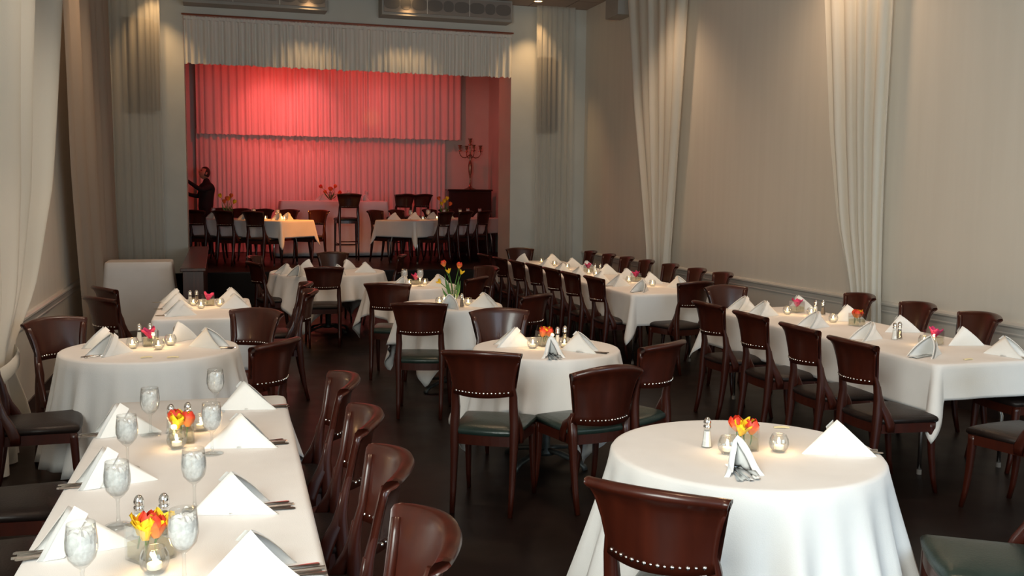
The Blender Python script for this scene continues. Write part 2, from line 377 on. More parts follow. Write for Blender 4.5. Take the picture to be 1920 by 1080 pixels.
# soffit boxes with oval openings
def oval(bm, cx, cz, rx, rz, y, d=.02, n=20, p=2.6):
    A = []; B = []
    for i in range(n):
        a = 2*math.pi*i/n; c, s = math.cos(a), math.sin(a)
        X_ = cx+rx*math.copysign(abs(c)**(2/p), c); Z_ = cz+rz*math.copysign(abs(s)**(2/p), s)
        A.append(bm.verts.new((X_, y-.004, Z_))); B.append(bm.verts.new((X_, y, Z_)))
    bm.faces.new(A); 
    for i in range(n): bm.faces.new((A[i], B[i], B[(i+1) % n], A[(i+1) % n]))
def soffit(x0, x1, label):
    r = empty('ceiling_fixture_box', ((x0+x1)/2, 15.0, 4.43)); L = x1-x0
    boxobj('housing', (-L/2, L/2, -.03, .298, 0, ZC-4.43-.002), M['soffit'], r, .004)
    boxobj('face_panel', (-L/2+.03, L/2-.03, -.045, -.03, .045, .30), M['soffit_face'], r)
    u = (L-.06)/3
    for k in range(3):
        xc = -L/2+.03+u*(k+.5)
        for dx, rx in ((-.215, .122), (0, .082), (.215, .122)):
            bm = bmesh.new(); oval(bm, xc+dx, .175, rx, .085, -.045); mesh_obj('opening', bm, M['vent_dark'], r, False)
        if k: boxobj('divider', (xc-u/2-.006, xc-u/2+.006, -.05, -.045, .045, .30), M['trim'], r)
    tag(r, label, 'ceiling box', 'grey boxes with oval openings above the stage')
soffit(-.42, 1.63, 'grey ceiling box with oval openings, on the side of the half wall')
soffit(2.45, 4.52, 'grey ceiling box with oval openings, on the side of the piano')
boxr = empty('ceiling_box', (5.775, 13.62, 4.36))
boxobj('housing', (-.125, .123, -.24, .24, 0, .398), M['soffit'], boxr, .006)
tag(boxr, 'pale rectangular box fixed high on the wall beside a white drape', 'box')
# ceiling downlights near the stage wall
def downlight(x, y, power, label, tx=0, ty=0):
    r = empty('ceiling_downlight', (x, y, ZC))
    bm = bmesh.new(); lathe(bm, [(.085, 0), (.085, -.008), (.066, -.010), (.062, 0)], 24); mesh_obj('trim_ring', bm, M['lamp_trim'], r)
    bm = bmesh.new(); lathe(bm, [(0, -.004), (.062, -.004)], 20); mesh_obj('bulb', bm, M['lamp_glow'], r)
    spot('lamp', (x, y, ZC-.03), (x+tx, y+ty, 0), power, (1, .60, .27), 75, .8, .03, r)
    tag(r, label, 'ceiling light', 'small recessed lights in a row before the stage wall')
downlight(4.90, 14.82, 70, 'small recessed ceiling light beside the thin curtain on the piano side', 0, .7)
downlight(-.80, 14.80, 70, 'small recessed ceiling light over the half wall side of the stage', 0, .6)
downlight(1.36, 14.80, 40, 'small recessed ceiling light above the grey box on the half wall side', 0, .3)
downlight(2.84, 14.80, 40, 'small recessed ceiling light above the grey box on the piano side', 0, .3)
# stage lighting: red theatre spots on the curtain, orange one over the table ends
spot('stage_spot_red', (1.0, 17.2, 4.8), (1.6, 20, 3.0), 220, (1, .02, .01), 110, 1, .1)
spot('stage_spot_red', (1.0, 17.2, 4.85), (1.15, 20, 3.1), 190, (1, .07, .05), 44, 1, .1)
spot('stage_spot_pink', (.8, 18.9, 4.8), (1.15, 20, 2.5), 120, (1, .16, .15), 60, 1, .1)
spot('stage_spot_pink', (1.8, 19.3, 4.8), (1.8, 20, 1.6), 115, (1, .19, .19), 66, 1, .1)
spot('stage_spot_pink', (3.2, 19.2, 4.8), (3.2, 20, 1.6), 45, (1, .17, .16), 66, 1, .1)
spot('stage_spot_red', (3.5, 17.8, 4.8), (3.9, 20, 2.8), 70, (1, .03, .02), 110, 1, .1)
spot('stage_spot_red', (3.0, 16.3, 4.6), (4.7, 15.9, 2.2), 34, (1, .09, .04), 80, 1, .1)
spot('stage_spot_orange', (2.35, 16.15, 3.75), (1.50, 16.8, 1.15), 520, (1, .33, .06), 46, .8, .06)
spot('stage_spot_orange', (2.35, 16.5, 4.3), (2.45, 17.4, .8), 110, (1, .33, .06), 46, .8, .06)
spot('stage_spot_amber', (2.75, 18.4, 3.2), (3.05, 20, 3.24), 8, (1, .62, .15), 16, 1, .03)
area('stage_fill', (3.2, 18.4, 4.8), (3.2, 18.6, .5), 2.2, 1.2, 9, (1, .30, .25))
# ------------------------------------------------------------------ half wall left of the stage steps
hw = empty('half_wall', (-.265, 13.15, 0))
boxobj('panel', (-.11, .105, -2.1, 2.14, 0, .865), M['wood_dark'], hw, .004)
boxobj('cap', (-.135, .13, -2.13, 2.145, .865, .90), M['wood_dark'], hw, .006)
tag(hw, 'low dark wooden half wall running up to the edge of the stage', 'half wall')
# ------------------------------------------------------------------ chair
def hwid(z, dz=0):
    t = max(0, min(1, (z-dz-.655)/.24)); return .172+.050*t**2.0
def yback(z, dz=0): return -.205-.062*max(0, (z-dz-.45)/.45)**1.5
def make_chair(seatmat, dz=0, arch=.018, name='dining_chair', low=0):
    r = empty(name)
    # backrest: curved plan, flared crest rolled to the rear
    bm = bmesh.new(); rows = []
    NU = 22
    for i in range(NU+1):
        u = -1+2*i/NU; ring = []
        def pt(z, dy, k=1.0):
            t = (z-.655)/.24
            sag = .076*(1-u*u)
            zz = z-low*1.45+max(0, t)*low*.45 if low else z
            return (hwid(z+dz, dz)*u*k, yback(z+dz, dz)-sag+dy, zz+dz+arch*(1-u*u)*max(0, t)**2-.006*(1-u*u)*(t < .1))
        for z in (.662, .70, .75, .80, .84, .87, .888): ring.append(pt(z, .010))
        ring.append(pt(.900, .003)); ring.append(pt(.903, -.014)); ring.append(pt(.900, -.032)); ring.append(pt(.888, -.041)); ring.append(pt(.877, -.034)); ring.append(pt(.868, -.020))
        for z in (.84, .80, .75, .70, .662): ring.append(pt(z, -.010))
        rows.append(ring)
    V = grid(bm, rows, True); bm.faces.new(V[0]); bm.faces.new(V[-1][::-1])
    back = mesh_obj('backrest', bm, M['wood'], r)
    # nailheads front and back along the lower edge
    bm = bmesh.new()
    for i in range(15):
        u = -.84+1.68*i/14; z = .683+dz; zl = z-low*1.4
        rad = .0068 if i % 2 == 0 else .0048
        for sgn in (1, -1):
            c = Vector((hwid(z, dz)*u, yback(z, dz)-.076*(1-u*u)+sgn*.011, zl))
            nv = Vector((-u*.85*sgn if False else (-.6*u)*sgn*1.0, sgn, 0)).normalized(); a = nv.cross(Vector((0, 0, 1))); b = Vector((0, 0, 1))
            ring = [bm.verts.new(c+(a*math.cos(q)+b*math.sin(q))*rad) for q in [2*math.pi*k/8 for k in range(8)]]
            top = bm.verts.new(c+nv*rad*.7)
            mid = [bm.verts.new(c+nv*rad*.45+(a*math.cos(q)+b*math.sin(q))*rad*.75) for q in [2*math.pi*k/8 for k in range(8)]]
            for k in range(8):
                bm.faces.new((ring[k], ring[(k+1) % 8], mid[(k+1) % 8], mid[k])); bm.faces.new((mid[k], mid[(k+1) % 8], top))
    o = mesh_obj('nailhead_row', bm, M['nail'], back); o['label'] = 'row of shiny nailheads along the lower edge'
    # rear legs continuing up as posts beside the panel
    for s in (-1, 1):
        bm = bmesh.new()
        p = [(s*.163, -.275, 0), (s*.165, -.248, .12*(1+dz*3)), (s*.166, -.225, .28+dz*.6), (s*.168, -.212, .42+dz), (s*.168, -.208, .50+dz), (s*.163, -.208, .58+dz-low*.5), (s*.163, -.222, .66+dz-low*1.3)]
        sec = [(.026, .028), (.032, .034), (.038, .044), (.046, .056), (.048, .054), (.048, .042), (.044, .030)]
        for z in (.72, .78, .83, .872): p.append((s*(hwid(z)-.018), yback(z)-.004, z+dz-low*(1.4-.4*(z-.66)/.24))); sec.append((.036, .026))
        sweep(bm, p, sec); mesh_obj('rear_leg', bm, M['wood'], r)
        bm = bmesh.new()
        sweep(bm, [(s*.198, .198, 0), (s*.196, .175, .10+dz*.25), (s*.193, .159, .24+dz*.5), (s*.190, .151, .40+dz), (s*.190, .150, .425+dz)], [(.022, .024), (.028, .030), (.034, .038), (.042, .046), (.042, .046)])
        mesh_obj('front_leg', bm, M['wood'], r)
    for s in (-1, 1):
        bm = bmesh.new()
        sweep(bm, [(s*.168, -.212, .655+dz-low*.9), (s*.170, -.207, .60+dz-low*.6), (s*.176, -.190, .54+dz-low*.3), (s*.184, -.160, .485+dz), (s*.190, -.135, .425+dz), (s*.190, -.135, .385+dz)], [(.024, .022), (.026, .036), (.026, .046), (.026, .052), (.026, .056), (.024, .05)])
        mesh_obj('side_bracket', bm, M['wood'], r)
    # seat frame
    bm = bmesh.new()
    def outline(k, e=0):
        pts = []
        for i in range(9): u = -1+2*i/8; pts.append((u*.208*k, -.0+(.168+.018*(1-u*u))*k))
        for i in range(9): u = 1-2*i/8; pts.append((u*.172*k, (-.205-.02*(1-u*u))*k))
        return pts
    rows = [[(x, y, z+dz) for x, y in outline(1)] for z in (.375, .432)]
    V = grid(bm, rows, True); bm.faces.new(V[0][::-1]); bm.faces.new(V[1]); mesh_obj('seat_frame', bm, M['wood'], r, False)
    bm = bmesh.new(); rows = []
    for k, z in ((1.0, .430), (1.045, .440), (1.05, .452), (1.02, .464), (.94, .474), (.78, .482), (.5, .488), (.2, .490)):
        rows.append([(x, y, z+dz) for x, y in outline(k)])
    V = grid(bm, rows, True); bm.faces.new(V[-1]); mesh_obj('seat', bm, seatmat, r)
    if dz > .1:
        for z, d in ((.26, 1), (.34, -1)):
            bm = bmesh.new(); tube(bm, [(-.185, .20*d if d > 0 else -.235, z), (.185, .20*d if d > 0 else -.235, z)], .011); mesh_obj('footrest', bm, M['wood'], r)
        for s in (-1, 1):
            bm = bmesh.new(); tube(bm, [(s*.18, -.235, .30), (s*.19, .205, .30)], .010); mesh_obj('stretcher', bm, M['wood'], r)
    return Proto(r)
CH_B = make_chair(M['seat_brown']); CH_G = make_chair(M['seat_green']); CH_A = make_chair(M['seat_green'], arch=.045, low=.115)
BAR = make_chair(M['seat_brown'], dz=.29, name='bar_stool')
def chair(x, y, deg, label, group=None, kind='b', z=0):
    """x,y = middle between the two ends of the crest; deg = facing, ccw from +Y"""
    f = Vector((-math.sin(R(deg)), math.cos(R(deg))))
    P = {'b': CH_B, 'g': CH_G, 'a': CH_A}[kind]
    P.place((x+f.x*.270, y+f.y*.270, z), R(deg), label, 'chair', group)
def W(d, t): return '%s mahogany chair %s' % (d, t)
G = 'chairs on the aisle side of the goblet table'
for i, (y, a, t) in enumerate(((2.33, 92, 'fourth from the stage'), (2.98, 88, 'third from the stage'), (3.63, 87, 'second from the stage'), (4.36, 90, 'first from the stage'))):
    chair(.46+.012*i, y, a, W('glossy', t+' on the aisle side of the goblet table'), G)
G = 'chairs on the wall side of the goblet table'
for y, t in ((4.33, 'first from the stage'), (3.62, 'second from the stage'), (2.9, 'third from the stage')):
    chair(-1.10, y, -90, W('dark', t+' on the wall side of the goblet table'), G)
G = 'chairs around the grey-clothed round table'
chair(-1.21, 5.77, -84, W('dark', 'below the drape tieback, wide brown seat toward the grey-clothed round table'), G)
chair(-1.01, 6.76, -138, W('reddish', 'between the wall rail and the grey-clothed round table'), G)
chair(.24, 6.97, 140, W('dark', 'facing forward between the grey-clothed round table and the small rectangular table'), G)
chair(.29, 5.55, 52, W('very dark', 'backing on the aisle at the grey-clothed round table'), G)
G = 'chairs beside the small rectangular table'
chair(-.88, 8.12, -52, W('dark', 'overlapping a twin before the draped service table, the one in front'), G)
chair(-.93, 8.95, -62, W('dark', 'before the draped service table, mostly hidden by its twin'), G)
chair(.70, 8.30, 88, W('dark', 'aisle side of the small rectangular table, second from the stage'), G)
chair(.72, 8.98, 88, W('dark', 'aisle side of the small rectangular table, first from the stage'), G)
G = 'chairs around the stage-side round table'
chair(1.12, 10.85, -4, W('nearly black', 'with its back to us before the stage-side round table'), G)
chair(.42, 11.75, -75, W('dark', 'half wall side of the stage-side round table, the one in front'), G)
chair(.46, 12.75, -110, W('dark', 'half wall side of the stage-side round table, the one behind'), G)
chair(1.5, 13.35, 178, W('dark', 'behind the stage-side round table, facing us'), G)
chair(2.3, 12.75, 80, W('dark', 'between the stage-side round table and the two-goblet table'), G)
G = 'chairs around the tulip table and the two-goblet table'
chair(1.46, 7.22, -18, W('dark green-seated', 'with its back to us before the tulip table'), G, 'g')
chair(1.49, 8.83, -22, W('dark green-seated', 'with its back to us before the two-goblet round table'), G, 'g')
chair(2.52, 7.62, 38, W('very dark', 'backing on the banquet tables beside the tulip table'), G)
chair(2.45, 9.30, 48, W('very dark', 'backing on the banquet tables beside the two-goblet round table'), G)
chair(2.9, 10.55, 110, W('very dark', 'between the two-goblet round table and the far banquet row'), G)
G = 'chairs around the pedestal round table'
chair(1.34, 4.94, -30, W('dark green-seated', 'with its back to us before the pedestal round table'), G, 'g')
chair(1.92, 6.60, 178, W('reddish-brown', 'behind the pedestal round table, facing us'), G, 'g')
chair(2.41, 4.98, 32, W('dark', 'beside the pedestal round table toward the banquet tables, partly hidden'), G, 'g')
chair(2.01, 4.83, 8, W('reddish-brown', 'with low arched back between the pedestal round table and the bright one'), G, 'a')
G = 'chairs around the bright round table'
chair(1.21, 2.50, -46, W('glossy red', 'with its studded back to us before the bright round table'), G, 'g')
CH_G.place((2.60, 2.70, 0), R(62), 'mahogany chair with wide grey-green seat cut by the bottom edge beside the bright round table', 'chair', G)
G = 'chairs on the aisle side of the near banquet table'
for x, y, a, t in ((3.58, 4.82, -90, 'fourth'), (3.63, 5.44, -92, 'third'), (3.66, 6.10, -91, 'second'), (3.68, 6.76, -88, 'first')):
    chair(x, y, a, W('dark', t+' from the stage on the aisle side of the near banquet table'), G)
G = 'chairs on the wall side of the near banquet table'
for x, y, a, t in ((5.26, 4.98, 84, 'fourth'), (5.25, 5.66, 84, 'third'), (5.26, 6.32, 84, 'second'), (5.24, 7.02, 84, 'first')):
    chair(x, y, a, W('red-brown', t+' from the stage on the wall side of the near banquet table'), G)
G = 'chairs at the ends of the banquet tables'
chair(4.46, 7.88, 182, W('red-brown', 'heading the stage end of the near banquet table, facing us'), G)
chair(4.42, 8.42, 14, W('dark', 'between the two banquet tables, its studded back to us'), G)
chair(4.37, 13.95, 180, W('dark', 'heading the stage end of the far banquet table'), G)
CH_B.place((4.23, 4.20, 0), R(8), 'mahogany chair with black seat pushed to the end of the near banquet table', 'chair', G)
CH_B.place((4.00, 3.52, 0), R(20), 'mahogany chair almost cut off by the frame beyond the bright round table', 'chair', G)
G = 'chairs on the aisle side of the far banquet table'
N = ['seventh', 'sixth', 'fifth', 'fourth', 'third', 'second', 'first']
for i, (x, y) in enumerate(((3.67, 9.14), (3.62, 9.70), (3.61, 10.28), (3.61, 10.92), (3.57, 11.48), (3.52, 12.05), (3.50, 12.75))):
    chair(x, y, -89, W('black-brown', N[i]+' from the stage on the aisle side of the far banquet table'), G)
G = 'chairs on the wall side of the far banquet table'
for i, y in enumerate((9.27, 9.86, 10.54, 11.22, 11.84, 12.46, 13.16)):
    chair(5.18, y, 84, W('red-brown', N[i]+' from the stage on the wall side of the far banquet table'), G)
# stage chairs
UL, VL, AL = Vector((-.735, .68)), Vector((.68, .735)), Vector((.99, 16.18))
UR, VR, AR = Vector((.735, .68)), Vector((-.68, .735)), Vector((3.20, 16.22))
G = 'chairs at the orange-lit stage table'
for t, s_, lab in ((.32, -.30, 'closest to its free end'), (.95, -.30, 'the middle of three'), (1.55, -.30, 'beside the stage edge')):
    p = AL+UL*t+VL*s_; chair(p.x, p.y, -43, W('black-looking', 'before the orange-lit stage table, '+lab), G, z=SF)
for t, lab in ((.20, 'next to the lone bar stool'), (.85, 'second from the lone bar stool'), (1.42, 'third from the lone bar stool'), (1.95, 'fourth from the lone bar stool'), (2.45, 'by the person in black')):
    p = AL+UL*t+VL*1.25; chair(p.x, p.y, 137, W('dark', 'behind the orange-lit stage table, '+lab), G, z=SF)
G = 'chairs at the piano-side stage table'
for t, lab in ((.50, 'third from the stage wall'), (1.12, 'second from the stage wall'), (1.75, 'first from the stage wall')):
    p = AR+UR*t+VR*(-.30); chair(p.x, p.y, 43, W('black-looking', 'before the piano-side stage table, '+lab), G, z=SF)
for t, lab in ((.42, 'glowing orange next to the lone bar stool'), (1.05, 'second from the lone bar stool'), (2.1, 'third from the lone bar stool'), (2.65, 'closest to the piano')):
    p = AR+UR*t+VR*1.17; chair(p.x, p.y, -137, W('dark', 'behind the piano-side stage table, '+lab), G, z=SF)
def stool(x, y, deg, lab):
    f = Vector((-math.sin(R(deg)), math.cos(R(deg)))); BAR.place((x+f.x*.270, y+f.y*.270, SF), R(deg), lab, 'bar stool', 'bar stools at the high draped table')
stool(2.27, 17.55, 2, 'tall dark bar stool standing alone before the high draped table')
stool(3.42, 18.30, 20, 'tall dark bar stool of the pair, the one touching the high draped table')
stool(3.86, 18.72, 25, 'tall dark bar stool of the pair, the one toward the piano')
# ------------------------------------------------------------------ tables and cloths
TOP = .750
def round_table(x, y, r, label):
    t = empty('round_table', (x, y, 0))
    bm = bmesh.new(); lathe(bm, [(0, TOP-.035), (r-.015, TOP-.035), (r-.008, TOP-.03), (r-.008, TOP-.004), (r-.012, TOP), (0, TOP)], 48); mesh_obj('tabletop', bm, M['wood_dark'], t, False)
    bm = bmesh.new(); lathe(bm, [(.10, TOP-.04), (.10, TOP-.05), (.035, TOP-.06), (.035, .10), (.06, .075), (.06, .05), (0, .05)], 20); mesh_obj('column', bm, M['metal_dark'], t)
    bm = bmesh.new()
    for a in (35, 125, 215, 305):
        c, s = math.cos(R(a)), math.sin(R(a)); sweep(bm, [(0, 0, .085), (c*.12, s*.12, .075), (c*.27, s*.27, .045), (c*.31, s*.31, .02), (c*.315, s*.315, 0)], [(.05, .03), (.05, .03), (.045, .026), (.04, .03), (.04, .03)], right=Vector((-s, c, 0)))
    mesh_obj('base', bm, M['metal_dark'], t); tag(t, label, 'table', None)
def folding_table(x0, x1, y0, y1, label, origin=(0, 0), rz=0, z=0):
    cx, cy = (x0+x1)/2, (y0+y1)/2; w_, l_ = (x1-x0)/2, (y1-y0)/2
    t = empty('long_table', (cx, cy, z), rz)
    boxobj('tabletop', (-w_+.022, w_-.022, -l_+.022, l_-.022, TOP-.03, TOP), M['wood_dark'], t, .004)
    for sx in (-1, 1):
        for sy in (-1, 1):
            bm = bmesh.new(); a, b = sx*(w_-.14), sy*(l_-.30)
            tube(bm, [(a*.8, b, TOP-.035), (a*.8, b, TOP-.10), (a*.86, b+sy*.02, .50), (a, b+sy*.03, .34), (a, b+sy*.03, .02)], .0125); mesh_obj('leg', bm, M['metal'], t)
            bm = bmesh.new(); lathe(bm, [(0, 0), (.015, 0), (.015, .03), (.0, .03)], 10, c=(a, b+sy*.03)); 
            mesh_obj('foot_cap', bm, M['vent_dark'], t)
    tag(t, label, 'table'); return t
def cloth_obj(outline, drop, label, loc=(0, 0, 0), rz=0, amp=.02, freq=9, seed=1, flare=.04, zt=TOP+.004, creases=(), group=None, name='tablecloth', foldfn=None):
    """outline: list of (x,y,nx,ny,s) round the table edge; drop(i) -> hanging length"""
    rnd = random.Random(seed); N = len(outline); bm = bmesh.new(); rows = []
    comps = [(rnd.uniform(0, 6.28), k, rnd.uniform(.4, 1)) for k in (freq, freq+3, freq*2-1)]
    def fold(i):
        q = 2*math.pi*i/N; v = sum(a*math.sin(k*q+p) for p, k, a in comps)/1.6; return v*abs(v)**.25 if v > 0 else v*.8
    cx = sum(o[0] for o in outline)/N; cy = sum(o[1] for o in outline)/N
    for k in (.0, .3, .6, .85, .95): rows.append([(cx+(o[0]-cx)*max(k, .001), cy+(o[1]-cy)*max(k, .001), zt) for o in outline])
    rows.append([(o[0]-o[2]*.014, o[1]-o[3]*.014, zt) for o in outline])
    rows.append([(o[0]-o[2]*.002, o[1]-o[3]*.002, zt-.003) for o in outline])
    rows.append([(o[0]+o[2]*.006, o[1]+o[3]*.006, zt-.014) for o in outline])
    K = 12
    for k in range(1, K+1):
        t = k/K; row = []
        for i, o in enumerate(outline):
            D = drop(i); fd = fold(i) if not foldfn else foldfn(i)
            off = .007 + flare*t*D/.3 + amp*(t**1.1)*(D/.3)**.7*(fd+.9)
            off = max(off, .007)
            row.append((o[0]+o[2]*off, o[1]+o[3]*off, max(zt-.014-D*t, .012-loc[2] if loc[2] else .012)))
        rows.append(row)
    # hem turned inward slightly for thickness
    rows.append([(p[0]-o[2]*.003, p[1]-o[3]*.003, p[2]+.001) for p, o in zip(rows[-1], outline)])
    V = grid(bm, rows, True)
    bmesh.ops.remove_doubles(bm, verts=V[0], dist=.01)
    o = mesh_obj(name, bm, M['cloth'], None, True); o.location = loc; o.rotation_euler = (0, 0, rz)
    tag(o, label, 'tablecloth', group); return o
def circ(r, N=160): return [(r*math.cos(2*math.pi*i/N), r*math.sin(2*math.pi*i/N), math.cos(2*math.pi*i/N), math.sin(2*math.pi*i/N)) for i in range(N)]
def rect(w_, l_, rc=.03, ne=40, nc=20):
    P = []
    cs = [(w_-rc, l_-rc, 0), (-w_+rc, l_-rc, 90), (-w_+rc, -l_+rc, 180), (w_-rc, -l_+rc, 270)]
    for q, (cx, cy, a0) in enumerate(cs):
        for i in range(nc+1):
            a = R(a0+90*i/nc); P.append((cx+rc*math.cos(a), cy+rc*math.sin(a), math.cos(a), math.sin(a), 90*i/nc))
        nx_, ny_, na = cs[(q+1) % 4]; a = R(a0+90)
        x0, y0 = cx+rc*math.cos(a), cy+rc*math.sin(a); x1, y1 = nx_+rc*math.cos(a), ny_+rc*math.sin(a)
        for i in range(1, ne): t = i/ne; P.append((x0+(x1-x0)*t, y0+(y1-y0)*t, math.cos(a), math.sin(a), -1))
    return P
def rect_cloth(w_, l_, D, label, loc, rz=0, seed=1, amp=.012, flare=.018, group=None, zt=TOP+.004, name='tablecloth', Dc=1.38, Dend=None, tail=4.6):
    O = rect(w_, l_, .045, 44, 24)
    Dend = Dend or D
    def drop(i):
        a = O[i][4]
        if a < 0: return D if abs(O[i][2]) > .5 else Dend
        c = abs(a-45)/45; m = (abs(O[i][2])**2)*D+(abs(O[i][3])**2)*Dend
        return m+(max(D, Dend)*Dc-m)*(1-c)**1.1
    rnd = random.Random(seed); ph = [rnd.uniform(0, 6) for _ in range(3)]
    def fold(i):
        a = O[i][4]; x, y = O[i][0], O[i][1]
        if a < 0:
            dcor = min(math.hypot(abs(x)-w_, abs(y)-l_), 1); k = 1-math.exp(-(dcor/.16)**2)
            return k*(.4*math.sin(7*(x+y)+ph[0])+.45*math.sin(15*(x-y)+ph[1])) - .5*(1-k)
        return -.5+tail*(math.sin(math.pi*a/90)**2.2 if Dc > 1.01 else .35*math.sin(math.pi*a/90))
    return cloth_obj(O, drop, label, loc, rz, amp, seed=seed, flare=flare, group=group, zt=zt, name=name, foldfn=fold)
def square_on_round(r, L, rot, label, loc, seed=1, amp=.046, flare=.030, group=None):
    O = circ(r)
    def drop(i):
        q = 2*math.pi*i/len(O)-R(rot); m = L/2/max(abs(math.cos(q)), abs(math.sin(q))); return max(.12, m-r)
    return cloth_obj(O, drop, label, loc, 0, amp, freq=12, seed=seed, flare=flare, group=group)
GC = 'white tablecloths'
# front left long table
folding_table(-.51, .27, 1.95, 4.80, 'long rectangular table carrying eight goblets, under a white cloth', rz=R(-1))
rect_cloth(.39, 1.425, .23, 'creased white cloth on the goblet table', (-.12, 3.375, 0), R(-1), seed=3, Dc=1.6, tail=9)
T2 = (-.42, 6.42)
round_table(*T2, .53, 'round table under a floor-length grey-white cloth beside the wall rail')
cloth_obj(circ(.53), lambda i: .64, 'floor-length cloth with blue-grey folds on the round table beside the wall rail', (*T2, 0), amp=.042, freq=14, seed=4, flare=.022)
folding_table(-.50, .26, 7.83, 9.25, 'small rectangular table between the grey-clothed round table and the half wall')
rect_cloth(.38, .71, .40, 'white cloth on the small rectangular table before the half wall', (-.12, 8.54, 0), seed=5)
T4 = (1.30, 12.15)
round_table(*T4, .70, 'round table just below the stage under a white cloth')
square_on_round(.70, 1.95, 18, 'white cloth with hanging points on the round table just below the stage', (*T4, 0), seed=6)
T5 = (1.97, 8.36)
round_table(*T5, .46, 'round table carrying the long-stemmed tulips')
square_on_round(.46, 1.55, 12, 'white cloth on the round table carrying the long-stemmed tulips', (*T5, 0), seed=7)
T6 = (1.98, 10.22)
round_table(*T6, .48, 'round table carrying only two goblets, behind the tulip table')
square_on_round(.48, 1.5, 30, 'white cloth on the round table carrying only two goblets', (*T6, 0), seed=8)
T7 = (2.02, 5.86)
round_table(*T7, .47, 'round table on a crossed grey pedestal base, surrounded by four chairs')
square_on_round(.47, 1.55, 52, 'white cloth with a hanging corner on the crossed-base pedestal table', (*T7, 0), seed=9)
T8 = (1.96, 3.28)
round_table(*T8, .52, 'round table under the brightest white cloth, large and closest to the windows')
cloth_obj(circ(.52), lambda i: .60+.05*math.cos(4*(2*math.pi*i/160)-2.2), 'brightest white cloth, in deep folds on the big round table', (*T8, 0), amp=.052, freq=12, seed=10, flare=.030)
folding_table(4.08, 4.98, 4.70, 7.55, 'near banquet table with bent chrome legs showing under its cloth')
rect_cloth(.45, 1.425, .28, 'white cloth with a pointed hanging corner on the near banquet table', (4.53, 6.125, 0), seed=11, Dc=1.55, flare=.02, Dend=.20, tail=8)
folding_table(3.93, 4.86, 8.80, 13.55, 'far banquet table running up to the stage wall')
rect_cloth(.465, 2.375, .30, 'napkin-lined white cloth on the far banquet table', (4.395, 11.175, 0), seed=12, Dc=1.6, flare=.02, tail=7)
# service table left
st = empty('service_table', (-.86, 12.18, 0)); boxobj('tabletop', (-.35, .29, -.22, .22, .875, .905), M['wood_dark'], st)
for sx in (-.31, .25):
    for sy in (-.18, .18): boxobj('leg', (sx-.02, sx+.02, sy-.02, sy+.02, 0, .875), M['wood_dark'], st)
tag(st, 'tall bare service table hidden by a floor-length cloth', 'table')
rect_cloth(.36, .25, .885, 'floor-length white cloth over the tall empty service table', (-.89, 12.18, 0), seed=13, Dc=1.0, flare=.030, amp=.008, zt=.909)
# stage tables
def stage_table(A, U, V, L, Wd, lab1, lab2, seed):
    c = A+U*(L/2)+V*(Wd/2); rz = math.atan2(U.y, U.x)-math.pi/2
    folding_table(c.x-Wd/2, c.x+Wd/2, c.y-L/2, c.y+L/2, lab1, rz=rz, z=SF)
    O = rect_cloth(Wd/2, L/2, .27, lab2, (c.x, c.y, SF), rz, seed=seed, Dc=1.7, flare=.02)
stage_table(AL, UL, VL, 2.75, .88, 'askew rectangular table on the stage beside the half wall', 'tablecloth on stage with its free end lit orange', 14)
stage_table(AR, UR, VR, 3.0, .86, 'askew rectangular table on the stage before the piano', 'dim pinkish tablecloth on the stage table before the piano', 15)
ht = empty('high_table', (2.14, 18.95, SF)); boxobj('tabletop', (-.965, .965, -.315, .315, 1.02, 1.055), M['wood_dark'], ht)
for sx in (-.9, .9):
    for sy in (-.28, .28): boxobj('leg', (sx-.025, sx+.025, sy-.025, sy+.025, 0, 1.02), M['wood_dark'], ht)
tag(ht, 'high bar-height table before the pleated curtain', 'table')
O_ = rect_cloth(1.0, .35, 1.02, 'floor-length cloth over the high table before the pleated curtain', (2.14, 18.95, SF), seed=16, Dc=1.0, flare=.035, amp=.008, zt=1.06)
# ------------------------------------------------------------------ napkins
def make_napkin(l=.235, h=.118, w_=.075, pw=.62, curl=0., skew=.0, thick=.006):
    bm = bmesh.new(); NS, NT = 12, 8
    def surf(s, t, side, k=1.0):
        # s from closed corner to the opening, t from ridge to table edge
        px = -l/2+(l/2+skew)*s; pz = h*s; qx = -l/2+l*s*(.97 if side > 0 else 1.03)
        x = px+(qx-px)*t; z = pz*(1-t); ang = t**pw
        y = side*(w_*s*ang + .012*math.sin(math.pi*t)*s + curl*s*t**4)
        if s > .75: z += .006*math.sin(math.pi*t)*(s-.75)*4*(1 if side > 0 else -.5)
        return Vector((x, y*k, z*k+.0))
    outer = []; inner = []
    for i in range(NS+1):
        s = (i/NS); s = max(s, .02)
        outer.append([surf(s, 1-j/NT, -1) for j in range(NT+1)]+[surf(s, j/NT, 1) for j in range(1, NT+1)])
        row = []
        for v in outer[-1]:
            q = v.copy(); q.y -= math.copysign(min(thick, abs(q.y)*.8), q.y) if abs(q.y) > .001 else 0; q.z = max(q.z-thick*1.1, .0) if q.z > thick*1.2 else q.z
            q.x += .003; row.append(q)
        inner.append(row)
    A = grid(bm, outer); B = grid(bm, [r[::-1] for r in inner])
    n = len(outer[0])
    for j in range(n-1): bm.faces.new((A[-1][j+1], A[-1][j], B[-1][n-1-j], B[-1][n-2-j]))
    # second ply of the fold showing along one side
    ply = []
    for i in range(5):
        s = .80+.2*i/4; ply.append([surf(min(s*.985, 1), j/NT, 1)+Vector((-.012, .0045, .001)) for j in range(NT+1)])
    grid(bm, ply)
    r = mesh_obj('folded_napkin', bm, M['napkin']); return Proto(r)
NAP = [make_napkin(.255, .128), make_napkin(.265, .132, .080, .68, skew=.01), make_napkin(.245, .130, .062, .6, skew=-.01)]
NAPL = make_napkin(.26, .132, .050, .60, skew=.045)
